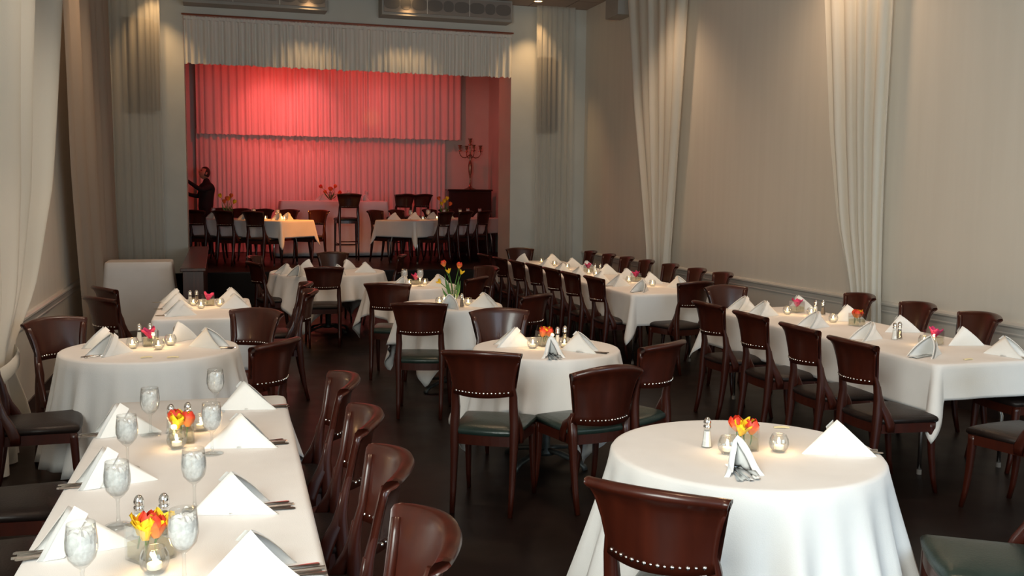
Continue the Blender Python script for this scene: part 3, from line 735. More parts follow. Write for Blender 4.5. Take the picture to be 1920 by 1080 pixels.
NAPC = make_napkin(.19, .125, .040, .50, .036, thick=.018)
def make_fork():
    bm = bmesh.new(); pr = [(0, .009), (.006, .0125), (.03, .0105), (.06, .006), (.11, .0042), (.135, .006), (.150, .0115), (.16, .012)]
    rows = [[(-wv, -x, 0.0015+.006*math.sin(x*20)*(.5 if x > .1 else .15)), (0, -x, .0035+.006*math.sin(x*20)*(.5 if x > .1 else .15)), (wv, -x, .0015+.006*math.sin(x*20)*(.5 if x > .1 else .15))] for x, wv in pr]
    grid(bm, rows)
    for k in range(4): xx = -.0095+.0063*k; box(bm, xx-.0016, xx+.0016, -.2, -.158, .003, .005)
    return Proto(mesh_obj('fork', bm, M['silver'], None, False))
def make_knife():
    bm = bmesh.new(); pr = [(0, .007), (.008, .0095), (.05, .008), (.10, .006), (.115, .0085), (.17, .010), (.21, .007), (.225, .001)]
    rows = [[(-wv, -x, .001), (-wv*.4, -x, .0045), (wv*.4, -x, .0045), (wv, -x, .001)] for x, wv in pr]
    grid(bm, rows); return Proto(mesh_obj('knife', bm, M['silver'], None, False))
def make_spoon():
    bm = bmesh.new(); pr = [(0, .008), (.006, .0115), (.03, .0095), (.07, .005), (.115, .004), (.13, .010), (.150, .0175), (.170, .0165), (.185, .006)]
    rows = [[(-wv, -x, .004), (0, -x, .002 if x > .12 else .005), (wv, -x, .004)] for x, wv in pr]
    grid(bm, rows); return Proto(mesh_obj('spoon', bm, M['silver'], None, False))
FORK, KNIFE, SPOON = make_fork(), make_knife(), make_spoon()
TABLES = {
 'T1': 'goblet table', 'T2': 'grey-clothed round table', 'T3': 'small rectangular table', 'T4': 'stage-side round table', 'T5': 'tulip table',
 'T6': 'two-goblet table', 'T7': 'pedestal table', 'T8': 'bright round table', 'T9': 'near banquet table', 'T10': 'far banquet table'}
ZN = TOP+.0045
def napkin(x, y, head, lab, T, k=0, cutlery=0, z=ZN, curl=False):
    P = NAPC if curl else (NAPL if T == 'T1' and head > 100 else NAP[k % 3])
    P.place((x, y, z), R(head), 'white napkin pyramid, '+lab, 'napkin', 'folded napkins on the '+TABLES.get(T, T))
    c, s = math.cos(R(head)), math.sin(R(head))
    L = .19 if curl else .255
    spec = [('fork', FORK, -.030), ('fork', FORK, -.012), ('knife', KNIFE, .010), ('spoon', SPOON, .030)][:cutlery]
    for i, (nm, Q, o) in enumerate(spec):
        if curl: o = (-.034, -.014, .008, .034)[i]
        ext = L/2+(.062 if i % 2 == 0 else .05)
        px, py = x+c*ext-s*o, y+s*ext+c*o
        # local -Y of the piece points back under the napkin
        rz = R(head)-math.pi/2+random.uniform(-.05, .05)+ (o*3.5 if curl else 0)
        Q.place((px, py, z+.0012), rz, 'silver %s%s under the napkin %s' % ('outer ' if i == 0 and cutlery > 1 else ('inner ' if i == 1 else ''), nm, lab), nm, 'cutlery on the '+TABLES.get(T, T))
data = {
 'T1': [(.025, 3.053, 2, 'aisle side, third from the stage', 4), (.06, 3.85, 5, 'aisle side, second from the stage', 4), (.109, 4.517, 4, 'aisle side, first from the stage', 3), (.066, 2.50, 2, 'aisle side, fourth from the stage', 4),
        (-.361, 2.817, 183, 'wall side, third from the stage', 4), (-.34, 3.452, 183, 'wall side, second from the stage', 3), (-.364, 4.161, 182, 'wall side, first from the stage', 3)],
 'T2': [(-.705, 6.554, 175, 'wall side, behind another', 0), (-.619, 6.239, 215, 'wall side, in front', 3), (-.258, 6.70, 60, 'aisle side, behind', 0), (-.081, 6.382, -25, 'aisle side, cutlery showing', 3)],
 'T3': [(-.299, 8.053, 182, 'wall side, third from the stage', 2), (-.335, 8.495, 180, 'wall side, second from the stage', 2), (-.38, 8.987, 180, 'wall side, first from the stage', 2), (.123, 8.471, 0, 'aisle side, in front', 0), (.095, 8.971, 0, 'aisle side, behind', 0)],
 'T4': [(.777, 11.861, 200, 'half wall side, outermost', 2), (.908, 11.57, 225, 'half wall side, in front', 2), (1.096, 12.546, 130, 'half wall side, toward the stage', 0), (1.573, 12.462, 60, 'banquet side, toward the stage', 0), (1.727, 11.925, 0, 'banquet side, outermost', 0), (1.355, 11.62, 290, 'half hidden by a chair back', 0)],
 'T5': [(1.887, 8.045, 260, 'under the drooping yellow tulip', 0), (2.2, 8.10, 330, 'beside the lone candle', 0)],
 'T6': [(1.851, 9.95, 220, 'half wall side', 0), (2.22, 10.014, 320, 'banquet side', 0)],
 'T7': [(1.838, 5.966, 165, 'broad, beside the first candle', 0), (1.943, 5.556, 262, 'open toward us', 4), (2.173, 5.664, 325, 'beside the shakers', 3)],
 'T8': [(1.792, 3.058, 258, 'open toward us', 4), (2.273, 3.156, -8, 'broad face showing', 3)],
 'T9': [(4.37, 7.40, 180, 'aisle side, first from the stage', 0), (4.33, 7.0, 182, 'aisle side, second from the stage', 0), (4.86, 7.32, 0, 'wall side, first from the stage', 0), (4.332, 6.292, 182, 'aisle side, third from the stage', 0), (4.80, 6.578, 0, 'wall side, second from the stage', 0),
        (4.33, 5.659, 185, 'aisle side, fourth from the stage', 0), (4.80, 5.938, 0, 'wall side, third from the stage', 0), (4.277, 4.987, 200, 'aisle side, fifth from the stage', 3), (4.80, 5.30, 2, 'wall side, fourth from the stage', 0), (4.74, 4.875, 300, 'wall side, cut by the frame', 2)],
 'T10': [(4.233, 13.3, 110, 'aisle side, first from the stage', 0), (4.583, 13.114, 0, 'wall side, first from the stage', 0), (4.15, 12.087, 180, 'aisle side, second from the stage', 0), (4.6, 12.311, 0, 'wall side, second from the stage', 0), (4.12, 11.357, 180, 'aisle side, third from the stage', 0),
         (4.6, 11.739, 0, 'wall side, third from the stage', 0), (4.12, 10.782, 180, 'aisle side, fourth from the stage', 0), (4.6, 11.109, 0, 'wall side, fourth from the stage', 0), (4.13, 10.144, 180, 'aisle side, fifth from the stage', 0), (4.6, 10.476, 0, 'wall side, fifth from the stage', 0),
         (4.151, 9.628, 182, 'aisle side, sixth from the stage', 2), (4.62, 9.85, 0, 'wall side, sixth from the stage', 0), (4.156, 9.049, 215, 'aisle side, seventh from the stage', 2), (4.687, 9.34, 300, 'wall side, seventh from the stage', 0)],
}
for T, L in data.items():
    for k, (x, y, a, lab, n) in enumerate(L):
        napkin(x, y, a, lab+', '+TABLES[T], T, k, n, curl=(T in ('T7', 'T8') and 'open' in lab))
ZS = SF+ZN
 
for t, s, lab in ((.28, .30, 'front one at the orange-lit free end'), (.35, .62, 'rear one at the orange-lit free end'), (.95, .25, 'third from the orange-lit free end'), (1.7, .3, 'fourth from the orange-lit free end'), (2.3, .35, 'fifth from the orange-lit free end')):
    p = AL+UL*t+VL*s; napkin(p.x, p.y, 225, lab+' of the stage table', 'orange-lit stage table', 1, 0, ZS)
O6 = ['first', 'second', 'third', 'fourth', 'fifth', 'sixth']
for i, (t, s) in enumerate(((.28, .62), (.85, .6), (1.35, .55), (1.85, .55), (2.35, .5), (2.8, .45))):
    p = AR+UR*t+VR*s; napkin(p.x, p.y, 135, O6[i]+' from the free end of the piano-side stage table', 'piano-side stage table', 1, 0, ZS)
# ------------------------------------------------------------------ glassware
def make_goblet():
    r = empty('water_goblet')
    bm = bmesh.new()
    lathe(bm, [(0, .001), (.036, .001), (.037, .003), (.020, .007), (.006, .012), (.0045, .03), (.0042, .065), (.006, .078), (.018, .088), (.030, .103), (.0355, .125), (.0355, .145), (.0325, .170), (.031, .184), (.030, .184), (.0315, .170), (.0345, .145), (.0345, .125), (.029, .104), (.017, .090), (0, .084)], 28)
    mesh_obj('glass_body', bm, M['glass'], r)
    bm = bmesh.new(); n = 22; rnd = random.Random(4)
    prof = [(0, .086), (.015, .0895), (.0275, .104), (.0335, .126), (.0335, .146), (.0315, .160), (.024, .164), (.012, .167), (0, .166)]
    rings = []
    for q, (rr, h) in enumerate(prof):
        if rr == 0: rings.append([bm.verts.new((0, 0, h))])
        else: rings.append([bm.verts.new((rr*math.cos(2*math.pi*i/n)*(1-.05*rnd.random()), rr*math.sin(2*math.pi*i/n)*(1-.05*rnd.random()), h+(.006*rnd.uniform(-1, 1) if q > 4 else 0))) for i in range(n)])
    for a, b in zip(rings, rings[1:]):
        for i in range(n):
            j = (i+1) % n
            if len(a) == 1: bm.faces.new((a[0], b[i], b[j]))
            elif len(b) == 1: bm.faces.new((a[i], a[j], b[0]))
            else: bm.faces.new((a[i], a[j], b[j], b[i]))
    mesh_obj('ice_water', bm, M['ice'], r, False)
    return Proto(r)
GOB = make_goblet()
for x, y, lab in ((-.086, 3.094, 'aisle side row, third from the stage'), (-.299, 3.002, 'wall side row, third from the stage'), (-.324, 3.626, 'wall side row, second from the stage'), (-.037, 3.755, 'aisle side row, second from the stage'),
                  (-.277, 4.111, 'wall side row, first from the stage'), (-.024, 4.473, 'aisle side row, first from the stage'), (-.098, 2.50, 'aisle side row, fourth from the stage'), (-.329, 2.455, 'wall side row, fourth from the stage')):
    GOB.place((x, y, ZN), 0, 'stemmed glass of ice water, '+lab+', goblet table', 'goblet', 'goblets on the goblet table', 1.07)
for x, y, lab in ((1.867, 10.02, 'half wall side'), (2.036, 10.02, 'banquet side')):
    GOB.place((x, y, ZN), 0, 'stemmed glass catching candlelight, %s of the pair behind the tulips' % lab, 'goblet', 'goblets on the two-goblet table', 1.0)
for t, s, lab in ((.42, .42, 'closest to the orange free end'), (1.0, .5, 'the middle one'), (1.95, .55, 'before the person in black')):
    p = AL+UL*t+VL*s; GOB.place((p.x, p.y, ZS), 0, 'stemmed water glass on the orange-lit stage table, '+lab, 'goblet', 'goblets on the orange-lit stage table', 1.0)
O8 = O6+['seventh', 'eighth']
for i, (t, s) in enumerate(((.45, .42), (.95, .40), (1.15, .52), (1.5, .42), (1.85, .30), (2.2, .35), (2.35, .45), (2.7, .4))):
    p = AR+UR*t+VR*s; GOB.place((p.x, p.y, ZS), 0, 'stemmed water glass, %s from the free end of the piano-side stage table' % O8[i], 'goblet', 'goblets on the piano-side stage table', 1.0)
# candles
def make_candle():
    r = empty('candle_globe')
    bm = bmesh.new()
    lathe(bm, [(0, .001), (.022, .001), (.024, .004), (.034, .016), (.0385, .034), (.036, .052), (.029, .066), (.0275, .070), (.0265, .070), (.028, .066), (.035, .052), (.0372, .034), (.033, .018), (.022, .006), (0, .005)], 28)
    mesh_obj('glass_globe', bm, M['glass'], r)
    bm = bmesh.new(); lathe(bm, [(0, .012), (.018, .012), (.019, .014), (.019, .026), (.017, .027), (0, .026)], 20); mesh_obj('tealight', bm, M['wax'], r)
    bm = bmesh.new(); lathe(bm, [(0, .029), (.0035, .032), (.0055, .038), (.0045, .046), (.002, .053), (0, .058)], 12); mesh_obj('flame', bm, M['flame'], r)
    l = bpy.data.lights.new('candle_light', 'POINT'); l.energy = .38; l.color = (1, .58, .24); l.shadow_soft_size = .012
    lo = bpy.data.objects.new('candle_light', l); COL.objects.link(lo); lo.parent = r; lo.location = (0, 0, .062)
    return Proto(r)
CAN = make_candle()
cands = {
 'T1': [(-.168, 3.875, 'in front of the flower cube toward the stage'), (-.175, 2.601, 'in front of the flower cube cut close to the frame'), (-.083, 4.143, 'behind the flower cube')],
 'T2': [(-.527, 6.431, 'wall side of the pink flower'), (-.37, 6.351, 'in front of the pink flower'), (-.305, 6.506, 'aisle side of the pink flower')],
 'T3': [(-.148, 8.50, 'in front of the pink flower'), (.005, 8.623, 'aisle side of the pink flower'), (-.215, 8.70, 'wall side of the pink flower')],
 'T5': [(1.86, 8.30, 'half wall side'), (1.93, 8.42, 'behind the stems'), (2.10, 8.22, 'banquet side')],
 'T6': [(1.94, 10.13, 'half wall side'), (2.12, 10.18, 'banquet side')],
 'T7': [(1.925, 5.85, 'half wall side of the orange flowers'), (2.13, 5.82, 'banquet side of the orange flowers')],
 'T8': [(1.865, 3.25, 'half behind the open napkin'), (2.075, 3.225, 'fully in view')],
 'T9': [(4.56, 7.036, 'first from the stage'), (4.70, 6.90, 'second from the stage'), (4.632, 6.504, 'third from the stage'), (4.52, 5.34, 'fourth from the stage')],
 'T10': [(4.403, 13.037, 'first from the stage'), (4.42, 12.517, 'second from the stage'), (4.40, 11.953, 'third from the stage'), (4.38, 11.13, 'fourth from the stage'), (4.36, 10.838, 'fifth from the stage'), (4.42, 10.0, 'sixth from the stage'), (4.49, 9.53, 'seventh from the stage')]}
for T, L in cands.items():
    for x, y, lab in L: CAN.place((x, y, ZN), 0, 'lit candle globe, %s, %s' % (lab, TABLES[T]), 'candle', 'candle globes on the '+TABLES[T])
for A, U, V, T, L in ((AL, UL, VL, 'orange-lit stage table', ((.62, .35, 'second from the free end'), (.22, .35, 'first from the free end'))), (AR, UR, VR, 'piano-side stage table', ((.55, .22, 'first from the free end'), (.95, .2, 'second from the free end'), (1.75, .2, 'third from the free end')))):
    for t, s, lab in L: p = A+U*t+V*s; CAN.place((p.x, p.y, ZS), 0, 'lit candle globe, %s, %s' % (lab, T), 'candle', 'candle globes on the '+T)
# shakers
def make_shaker(fill, nm):
    r = empty(nm)
    bm = bmesh.new(); lathe(bm, [(0, .001), (.019, .001), (.020, .004), (.0175, .010), (.0155, .022), (.0115, .060), (.0112, .068), (0, .068)], 8); mesh_obj('glass_bottle', bm, M['glass'], r, False)
    bm = bmesh.new(); lathe(bm, [(0, .004), (.0155, .004), (.0135, .022), (.0098, .056), (0, .056)], 8); mesh_obj('contents', bm, fill, r, False)
    bm = bmesh.new(); lathe(bm, [(.0125, .066), (.0130, .067), (.0125, .074), (.0108, .076), (.0125, .080), (.0128, .086), (.0105, .095), (.006, .101), (0, .103)], 20); mesh_obj('cap', bm, M['silver'], r)
    return Proto(r)
SALT, PEP = make_shaker(M['salt'], 'salt_shaker'), make_shaker(M['pepper'], 'pepper_shaker')
def shaker(k, x, y, lab, T, z=ZN):
    P, nm = (SALT, 'salt') if k == 's' else (PEP, 'pepper'); P.place((x, y, z), 0, 'chrome-capped %s shaker %s, %s' % (nm, lab, TABLES[T]), 'shaker', 'shakers on the '+TABLES[T], 1.18)
for k, x, y, lab, T in (('s', -.233, 2.90, 'behind the flower cube close to the bottom edge', 'T1'), ('p', -.165, 2.90, 'behind the flower cube close to the bottom edge', 'T1'), ('s', -.199, 4.13, 'behind the flower cube toward the stage', 'T1'), ('p', -.134, 4.15, 'behind the flower cube toward the stage', 'T1'),
    ('s', -.505, 6.70, 'behind the pink flower', 'T2'), ('p', -.44, 6.72, 'behind the pink flower', 'T2'), ('s', -.244, 8.86, 'behind the pink flower', 'T3'), ('p', -.19, 8.88, 'behind the pink flower', 'T3'),
    ('s', 2.124, 5.94, 'beside the orange flowers', 'T7'), ('p', 2.19, 5.98, 'beside the orange flowers', 'T7'), ('s', 1.835, 3.36, 'beside the flower cube', 'T8'), ('s', 4.50, 5.612, 'before the wall side napkins', 'T9'), ('p', 4.565, 5.643, 'before the wall side napkins', 'T9'),
    ('s', 4.81, 7.0, 'at its stage end', 'T9'), ('p', 4.85, 6.955, 'at its stage end', 'T9'), ('p', 4.56, 11.2, 'in the middle', 'T10'), ('s', 4.50, 11.22, 'in the middle', 'T10'), ('p', 4.69, 10.05, 'near a pink flower', 'T10'), ('p', 2.02, 8.13, 'at the foot of the tulips', 'T5')):
    shaker(k, x, y, lab, T)
# ------------------------------------------------------------------ flowers
def make_flower(nm, m, ruffled=False, closed=True, size=1.0, stem=.055):
    """flower head with base at the origin, stem hanging below"""
    bm = bmesh.new(); rnd = random.Random(len(nm))
    for k in range(6 if not ruffled else 9):
        a0 = 2*math.pi*k/(6 if not ruffled else 9)+(.4 if k % 2 else 0); ro = 1.0 if k % 2 else .82
        rows = []
        for i in range(7):
            t = i/6; h = .046*t*size*(1 if not ruffled else (.9 if k % 2 else .7))
            rad = (.006+.017*math.sin(min(1, t*1.15)*math.pi*.62))*size*ro if not ruffled else (.004+.024*t)*size*(1 if k % 2 else .7)
            if closed and t > .7: rad *= 1-.35*(t-.7)/.3
            wdt = .019*size*math.sin(math.pi*min(.98, .15+.80*t))**.7
            row = []
            for j in range(5):
                q = (j-2)/2; aa = a0+q*wdt/max(rad, .008)
                rr = rad*(1-.10*abs(q)) + (.003*size*math.sin(j*2.3+k+i) if ruffled else 0)
                row.append((rr*math.cos(aa), rr*math.sin(aa), h-.004*abs(q)*t + (.003*size*math.sin(j*3+k*2) if ruffled and t > .6 else 0)))
            rows.append(row)
        grid(bm, rows)
    r = mesh_obj(nm, bm, m)
    bm = bmesh.new(); tube(bm, [(0, 0, .004), (.002, .002, -stem*.5), (0, .001, -stem)], .0028, 6); mesh_obj('stem', bm, M['stem'], r)
    return Proto(r)
TUL = make_flower('tulip', M['petal_tulip'], size=1.35, stem=.045); YEL = make_flower('yellow_flower', M['petal_yellow'], True, False, 1.35, stem=.035)
PNK = make_flower('pink_flower', M['petal_pink'], True, False, 1.7, stem=.03)
def make_cube_vase():
    r = empty('cube_vase'); s = .047; H = .098
    bm = bmesh.new()
    rows = []
    def sq(q, z): return [(x*q, y*q, z) for x, y in ((-1, -1), (0, -1), (1, -1), (1, 0), (1, 1), (0, 1), (-1, 1), (-1, 0))]
    rows = [sq(s-.002, .0), sq(s, .002), sq(s, H), sq(s-.003, H), sq(s-.003, .007)]
    V = grid(bm, rows, True); bm.faces.new(V[0][::-1]); bm.faces.new(V[-1]); mesh_obj('glass_cube', bm, M['glass'], r, False)
    bm = bmesh.new(); box(bm, -s+.005, s-.005, -s+.005, s-.005, .009, .050); mesh_obj('water', bm, M['water'], r, False)
    return Proto(r)
CUBE = make_cube_vase()
def cube(x, y, rz, kind, lab):
    CUBE.place((x, y, ZN), R(rz), 'clear square glass vase, '+lab, 'vase', 'square glass vases on the tables')
    c, s = math.cos(R(rz)), math.sin(R(rz))
    def put(P, dx, dy, z, tilt, cat, l):
        dx *= 1.3; dy *= 1.3; o = P.place((x+dx*c-dy*s, y+dx*s+dy*c, ZN+z+.008), R(random.uniform(0, 360)), l, cat, 'flowers in the vase '+lab); o.rotation_euler = (R(tilt[0]), R(tilt[1]), random.uniform(0, 6)); return o
    if kind == 'mix':
        put(TUL, .004, -.014, .052, (12, 6), 'flower', 'orange-red tulip head before the others, '+lab)
        put(TUL, .006, .016, .056, (-6, 4), 'flower', 'red tulip head behind the others, '+lab)
        put(YEL, -.018, -.010, .052, (14, -16), 'flower', 'ruffled yellow bloom, lowest, '+lab)
        put(YEL, -.014, .014, .058, (-8, -12), 'flower', 'ruffled yellow bloom beside the red tulip, '+lab)
        put(YEL, .022, .004, .058, (4, 20), 'flower', 'ruffled yellow bloom on the aisle side, '+lab)
    elif kind == 'mix2':
        put(TUL, .020, -.010, .054, (6, 8), 'flower', 'orange-red tulip head on the aisle side, '+lab)
        put(TUL, -.018, .012, .060, (-6, -8), 'flower', 'red tulip head behind the yellow blooms, '+lab)
        put(YEL, -.014, -.014, .050, (10, -8), 'flower', 'yellow bloom before the others, '+lab)
        put(YEL, .002, .002, .060, (0, 0), 'flower', 'yellow bloom in the middle, '+lab)
    elif kind == 'orange':
        put(TUL, -.020, -.008, .054, (6, -14), 'flower', 'orange tulip head on the half wall side, '+lab)
        put(YEL, .002, -.004, .060, (4, 0), 'flower', 'yellow bloom in the middle, '+lab)
        put(TUL, .020, -.004, .054, (4, 14), 'flower', 'orange tulip head on the banquet side, '+lab)
        put(TUL, .004, .018, .055, (-8, 4), 'flower', 'orange tulip head behind the others, '+lab)
    elif kind == 'pink':
        put(PNK, 0, 0, .040, (8, 6), 'flower', 'magenta bloom, '+lab)
cube(-.191, 2.705, 38, 'mix', 'goblet table, close to the bottom edge')
cube(-.157, 3.97, 8, 'mix2', 'goblet table, toward the stage')
cube(-.426, 6.52, 10, 'pink', 'grey-clothed round table')
cube(-.094, 8.70, 12, 'pink', 'small rectangular table')
cube(2.035, 10.25, 20, 'pink', 'two-goblet table')
cube(2.032, 5.93, 10, 'orange', 'pedestal table')
cube(1.963, 3.30, -12, 'mix2', 'bright round table')
cube(4.72, 7.142, 8, 'pink', 'stage end of the near banquet table')
cube(4.70, 6.30, 20, 'orange', 'middle of the near banquet table')
cube(4.614, 5.36, 10, 'pink', 'near banquet table, beside the last candle')
cube(4.48, 11.40, 10, 'pink', 'middle of the far banquet table')
cube(4.56, 10.12, 10, 'pink', 'far banquet table, toward the near one')
def make_tall_vase():
    r = empty('tall_vase'); bm = bmesh.new()
    lathe(bm, [(0, .001), (.026, .001), (.028, .004), (.022, .05), (.022, .09), (.030, .135), (.029, .135), (.0205, .09), (.0205, .05), (.025, .008), (0, .008)], 20); mesh_obj('glass_body', bm, M['glass'], r)
    bm = bmesh.new(); lathe(bm, [(0, .01), (.024, .01), (.0195, .05), (.0195, .08), (0, .08)], 18); mesh_obj('water', bm, M['water'], r)
    return Proto(r)
TALL = make_tall_vase()
def tall_flower(base, top, m, nm, label, group, leaf=True, size=1.3, ruff=False):
    b, t = Vector(base), Vector(top); mid = (b+t)/2+Vector(((t.x-b.x)*-.18, 0, .02))
    r = empty(nm, base)
    P = make_flower('flower_head', m, ruff, not ruff, size, stem=.01).root; P.parent = r; P.location = t-b
    d = (t-mid).normalized(); P.rotation_euler = d.to_track_quat('Z', 'Y').to_euler()
    bm = bmesh.new(); tube(bm, [Vector((0, 0, 0)), (mid-b), (t-b)], .0035, 6); mesh_obj('stem', bm, M['stem'], r)
    if leaf:
        bm = bmesh.new(); rows = []; side = 1 if t.x > b.x else -1
        for i in range(8):
            q = i/7; c = (t-b)*q*.78+Vector((side*.02*math.sin(q*2.4), .01, .0)); wd = .013*math.sin(math.pi*min(.97, q+.08))**.8
            rows.append([c+Vector((-wd, .004, 0)), c+Vector((0, -.003, 0)), c+Vector((wd, .004, 0))])
        grid(bm, rows); mesh_obj('leaf', bm, M['stem'], r)
    tag(r, label, 'flower', group)
vx, vy = 1.985, 8.27
TALL.place((vx, vy, ZN), 0, 'slim clear glass vase holding long-stemmed tulips mid-room', 'vase')
GT = 'long-stemmed tulips in the centre of the room'
for dx, dy, h, m, nm, lab, rf in ((-.085, .01, .345, 'petal_orange_red', 'tulip', 'orange-red tulip standing highest of the tall bouquet', False), (.045, .02, .325, 'petal_orange_red', 'tulip', 'orange-red tulip just above a yellow one in the tall bouquet', False),
                                  (.055, -.02, .275, 'petal_yellow', 'tulip', 'yellow tulip just below a red one in the tall bouquet', True), (-.050, -.01, .285, 'petal_yellow', 'tulip', 'small yellow tulip in the middle of the tall bouquet', True), (-.125, -.02, .20, 'petal_yellow', 'tulip', 'yellow tulip drooping low to one side of the tall bouquet', True)):
    tall_flower((vx+random.uniform(-.008, .008), vy+random.uniform(-.008, .008), ZN+.012), (vx+dx, vy+dy, ZN+h), M['petal_tulip'] if m == 'petal_orange_red' else M[m], nm, lab, GT, True, 1.0 if rf else 1.25, rf)
def stage_bouquet(x, y, z, lab, cols, spread=.09, h=.33, n=6):
    TALL.place((x, y, z), 0, 'clear glass vase '+lab, 'vase', None, 1.25)
    for i in range(n):
        a = 2*math.pi*i/n+.4; q = spread*(.5+.5*(i % 2)); m = cols[i % len(cols)]
        tall_flower((x+.008*math.cos(a), y+.008*math.sin(a), z+.015), (x+q*math.cos(a)*1.2, y+q*math.sin(a)*.6, z+h-.05*(i % 3)), M[m], 'tulip', '%s %s of the bouquet %s' % ({'petal_tulip': 'orange', 'petal_yellow': 'yellow', 'petal_orange': 'orange'}[m], ['tulip toward the piano', 'tulip rear toward the piano', 'tulip rear toward the person', 'tulip toward the person', 'tulip front toward the person', 'tulip front toward the piano'][i % 6], lab), 'tulips '+lab, True, 1.7)
p = AL+UL*1.62+VL*.55; stage_bouquet(p.x, p.y, ZS, 'on the orange-lit stage table', ['petal_orange', 'petal_yellow'], .10, .36)
p = AR+UR*1.80+VR*.62; stage_bouquet(p.x, p.y, ZS, 'before the piano', ['petal_yellow', 'petal_orange'], .09, .34)
stage_bouquet(2.08, 18.85, SF+1.064, 'on the high table', ['petal_orange', 'petal_tulip'], .14, .24)
for i, (x, lab) in enumerate(((1.93, 'under the flowers'), (2.52, 'the middle one'), (2.74, 'closest to the stool pair'))):
    NAP[1].place((x, 18.9 if i else 18.75, SF+1.065), R(200+40*i), 'napkin pyramid on the high stage table, '+lab, 'napkin', 'napkins on the high stage table')
for x, lab in ((2.45, 'closer to the flowers'), (2.80, 'closer to the stool pair')):
    GOB.place((x, 19.05, SF+1.065), 0, 'faint stemmed glass on the high stage table, '+lab, 'goblet', 'glasses on the high stage table')
# pale wrapped strips lying on cloths
def make_strip():
    bm = bmesh.new(); rows = []
    for i in range(9):
        t = i/8; rows.append([(-.033+.066*t, y, .001+z+.003*math.sin(t*3.1)) for y, z in ((-.009, 0), (-.006, .004), (0, .006), (.006, .004), (.009, 0))])
    V = grid(bm, rows); return Proto(mesh_obj('wrapped_strip', bm, M['strip']))
STRIP = make_strip()
for x, y, a, lab in ((-.42, 6.051, 5, 'wall side one on the grey-clothed round table'), (-.27, 6.018, -8, 'aisle side one on the grey-clothed round table'), (4.393, 4.798, 5, 'open corner of the near banquet table'), (2.30, 3.56, -20, 'behind the broad napkin on the bright round table')):
    STRIP.place((x, y, ZN), R(a), 'small flat pale yellow strip, '+lab, 'strip', 'pale yellow strips on the cloths')
# ------------------------------------------------------------------ piano and candelabra
pn = empty('upright_piano', (5.04, 19.62, SF))
boxobj('case', (-.46, .46, -.02, .20, 0, 1.28), M['piano'], pn, .01); boxobj('lid', (-.48, .48, -.05, .22, 1.28, 1.31), M['piano'], pn, .008)
boxobj('keyboard_shelf', (-.46, .46, -.30, -.02, .60, .74), M['piano'], pn, .02); boxobj('upper_panel', (-.42, .42, -.032, -.02, .80, 1.22), M['piano'], pn, .006)
for s in (-1, 1): boxobj('cheek', (s*.44-.02, s*.44+.02, -.30, -.02, 0, .60), M['piano'], pn, .008)
tag(pn, 'dark upright piano on the stage under a candelabra', 'piano')
cb = empty('candelabra', (5.06, 19.70, SF+1.312))
bm = bmesh.new(); lathe(bm, [(0, 0), (.12, 0), (.115, .012), (.07, .025), (.035, .05), (.018, .085), (.014, .12)], 24); mesh_obj('base', bm, M['bronze'], cb)
bm = bmesh.new(); lathe(bm, [(.014, .12), (.022, .15), (.014, .18), (.018, .25), (.036, .36), (.040, .50), (.030, .56), (.018, .60), (.028, .64), (.022, .70), (.014, .74), (.020, .80), (.014, .86), (.016, .92)], 20); mesh_obj('stem', bm, M['bronze'], cb)
for k in range(4):
    a = R(5+90*k); c, s = math.cos(a), math.sin(a); arm = bmesh.new()
    pts = [Vector((c*rr, s*rr, zz)) for rr, zz in ((.01, .72), (.05, .68), (.11, .65), (.17, .66), (.215, .70), (.235, .75), (.225, .79))]
    tube(arm, pts, .009, 8); ao = mesh_obj('arm', arm, M['bronze'], cb)
    bm = bmesh.new(); lathe(bm, [(0, .775), (.045, .785), (.05, .792), (.02, .795), (.016, .82), (.03, .85), (.026, .88), (.045, .905), (.045, .91), (0, .91)], 16, c=(c*.225, s*.225)); mesh_obj('candle_cup', bm, M['bronze'], ao)
bm = bmesh.new(); lathe(bm, [(.0, .90), (.045, .915), (.05, .92), (.02, .93), (.016, .96), (.032, .99), (.028, 1.02), (.048, 1.045), (.045, 1.05), (0, 1.05)], 16); mesh_obj('candle_cup', bm, M['bronze'], cb)
tag(cb, 'tall dark metal candelabra with curved arms standing on the piano', 'candelabra')
# ------------------------------------------------------------------ person
def skin_mesh(name, verts, edges, radii, m, parent, root=0, sub=2):
    me = bpy.data.meshes.new(name); me.from_pydata(verts, edges, []); o = bpy.data.objects.new(name, me); COL.objects.link(o)
    me.materials.append(m)
    md = o.modifiers.new('skin', 'SKIN'); md.use_smooth_shade = True
    sv = me.skin_vertices[0] if me.skin_vertices else None
    if sv is None:
        bm = bmesh.new(); bm.from_mesh(me); bm.verts.layers.skin.verify(); bm.to_mesh(me); bm.free(); sv = me.skin_vertices[0]
    for i, rr in enumerate(radii):
        sv.data[i].radius = rr if isinstance(rr, tuple) else (rr, rr); sv.data[i].use_root = (i == root)
    s = o.modifiers.new('sub', 'SUBSURF'); s.levels = sub; s.render_levels = sub
    if parent: o.parent = parent
    return o
per = empty('person', (-.22, 19.30, SF), R(112)); per.scale = (.98, .98, .965)   # facing left, leaning back, looking up
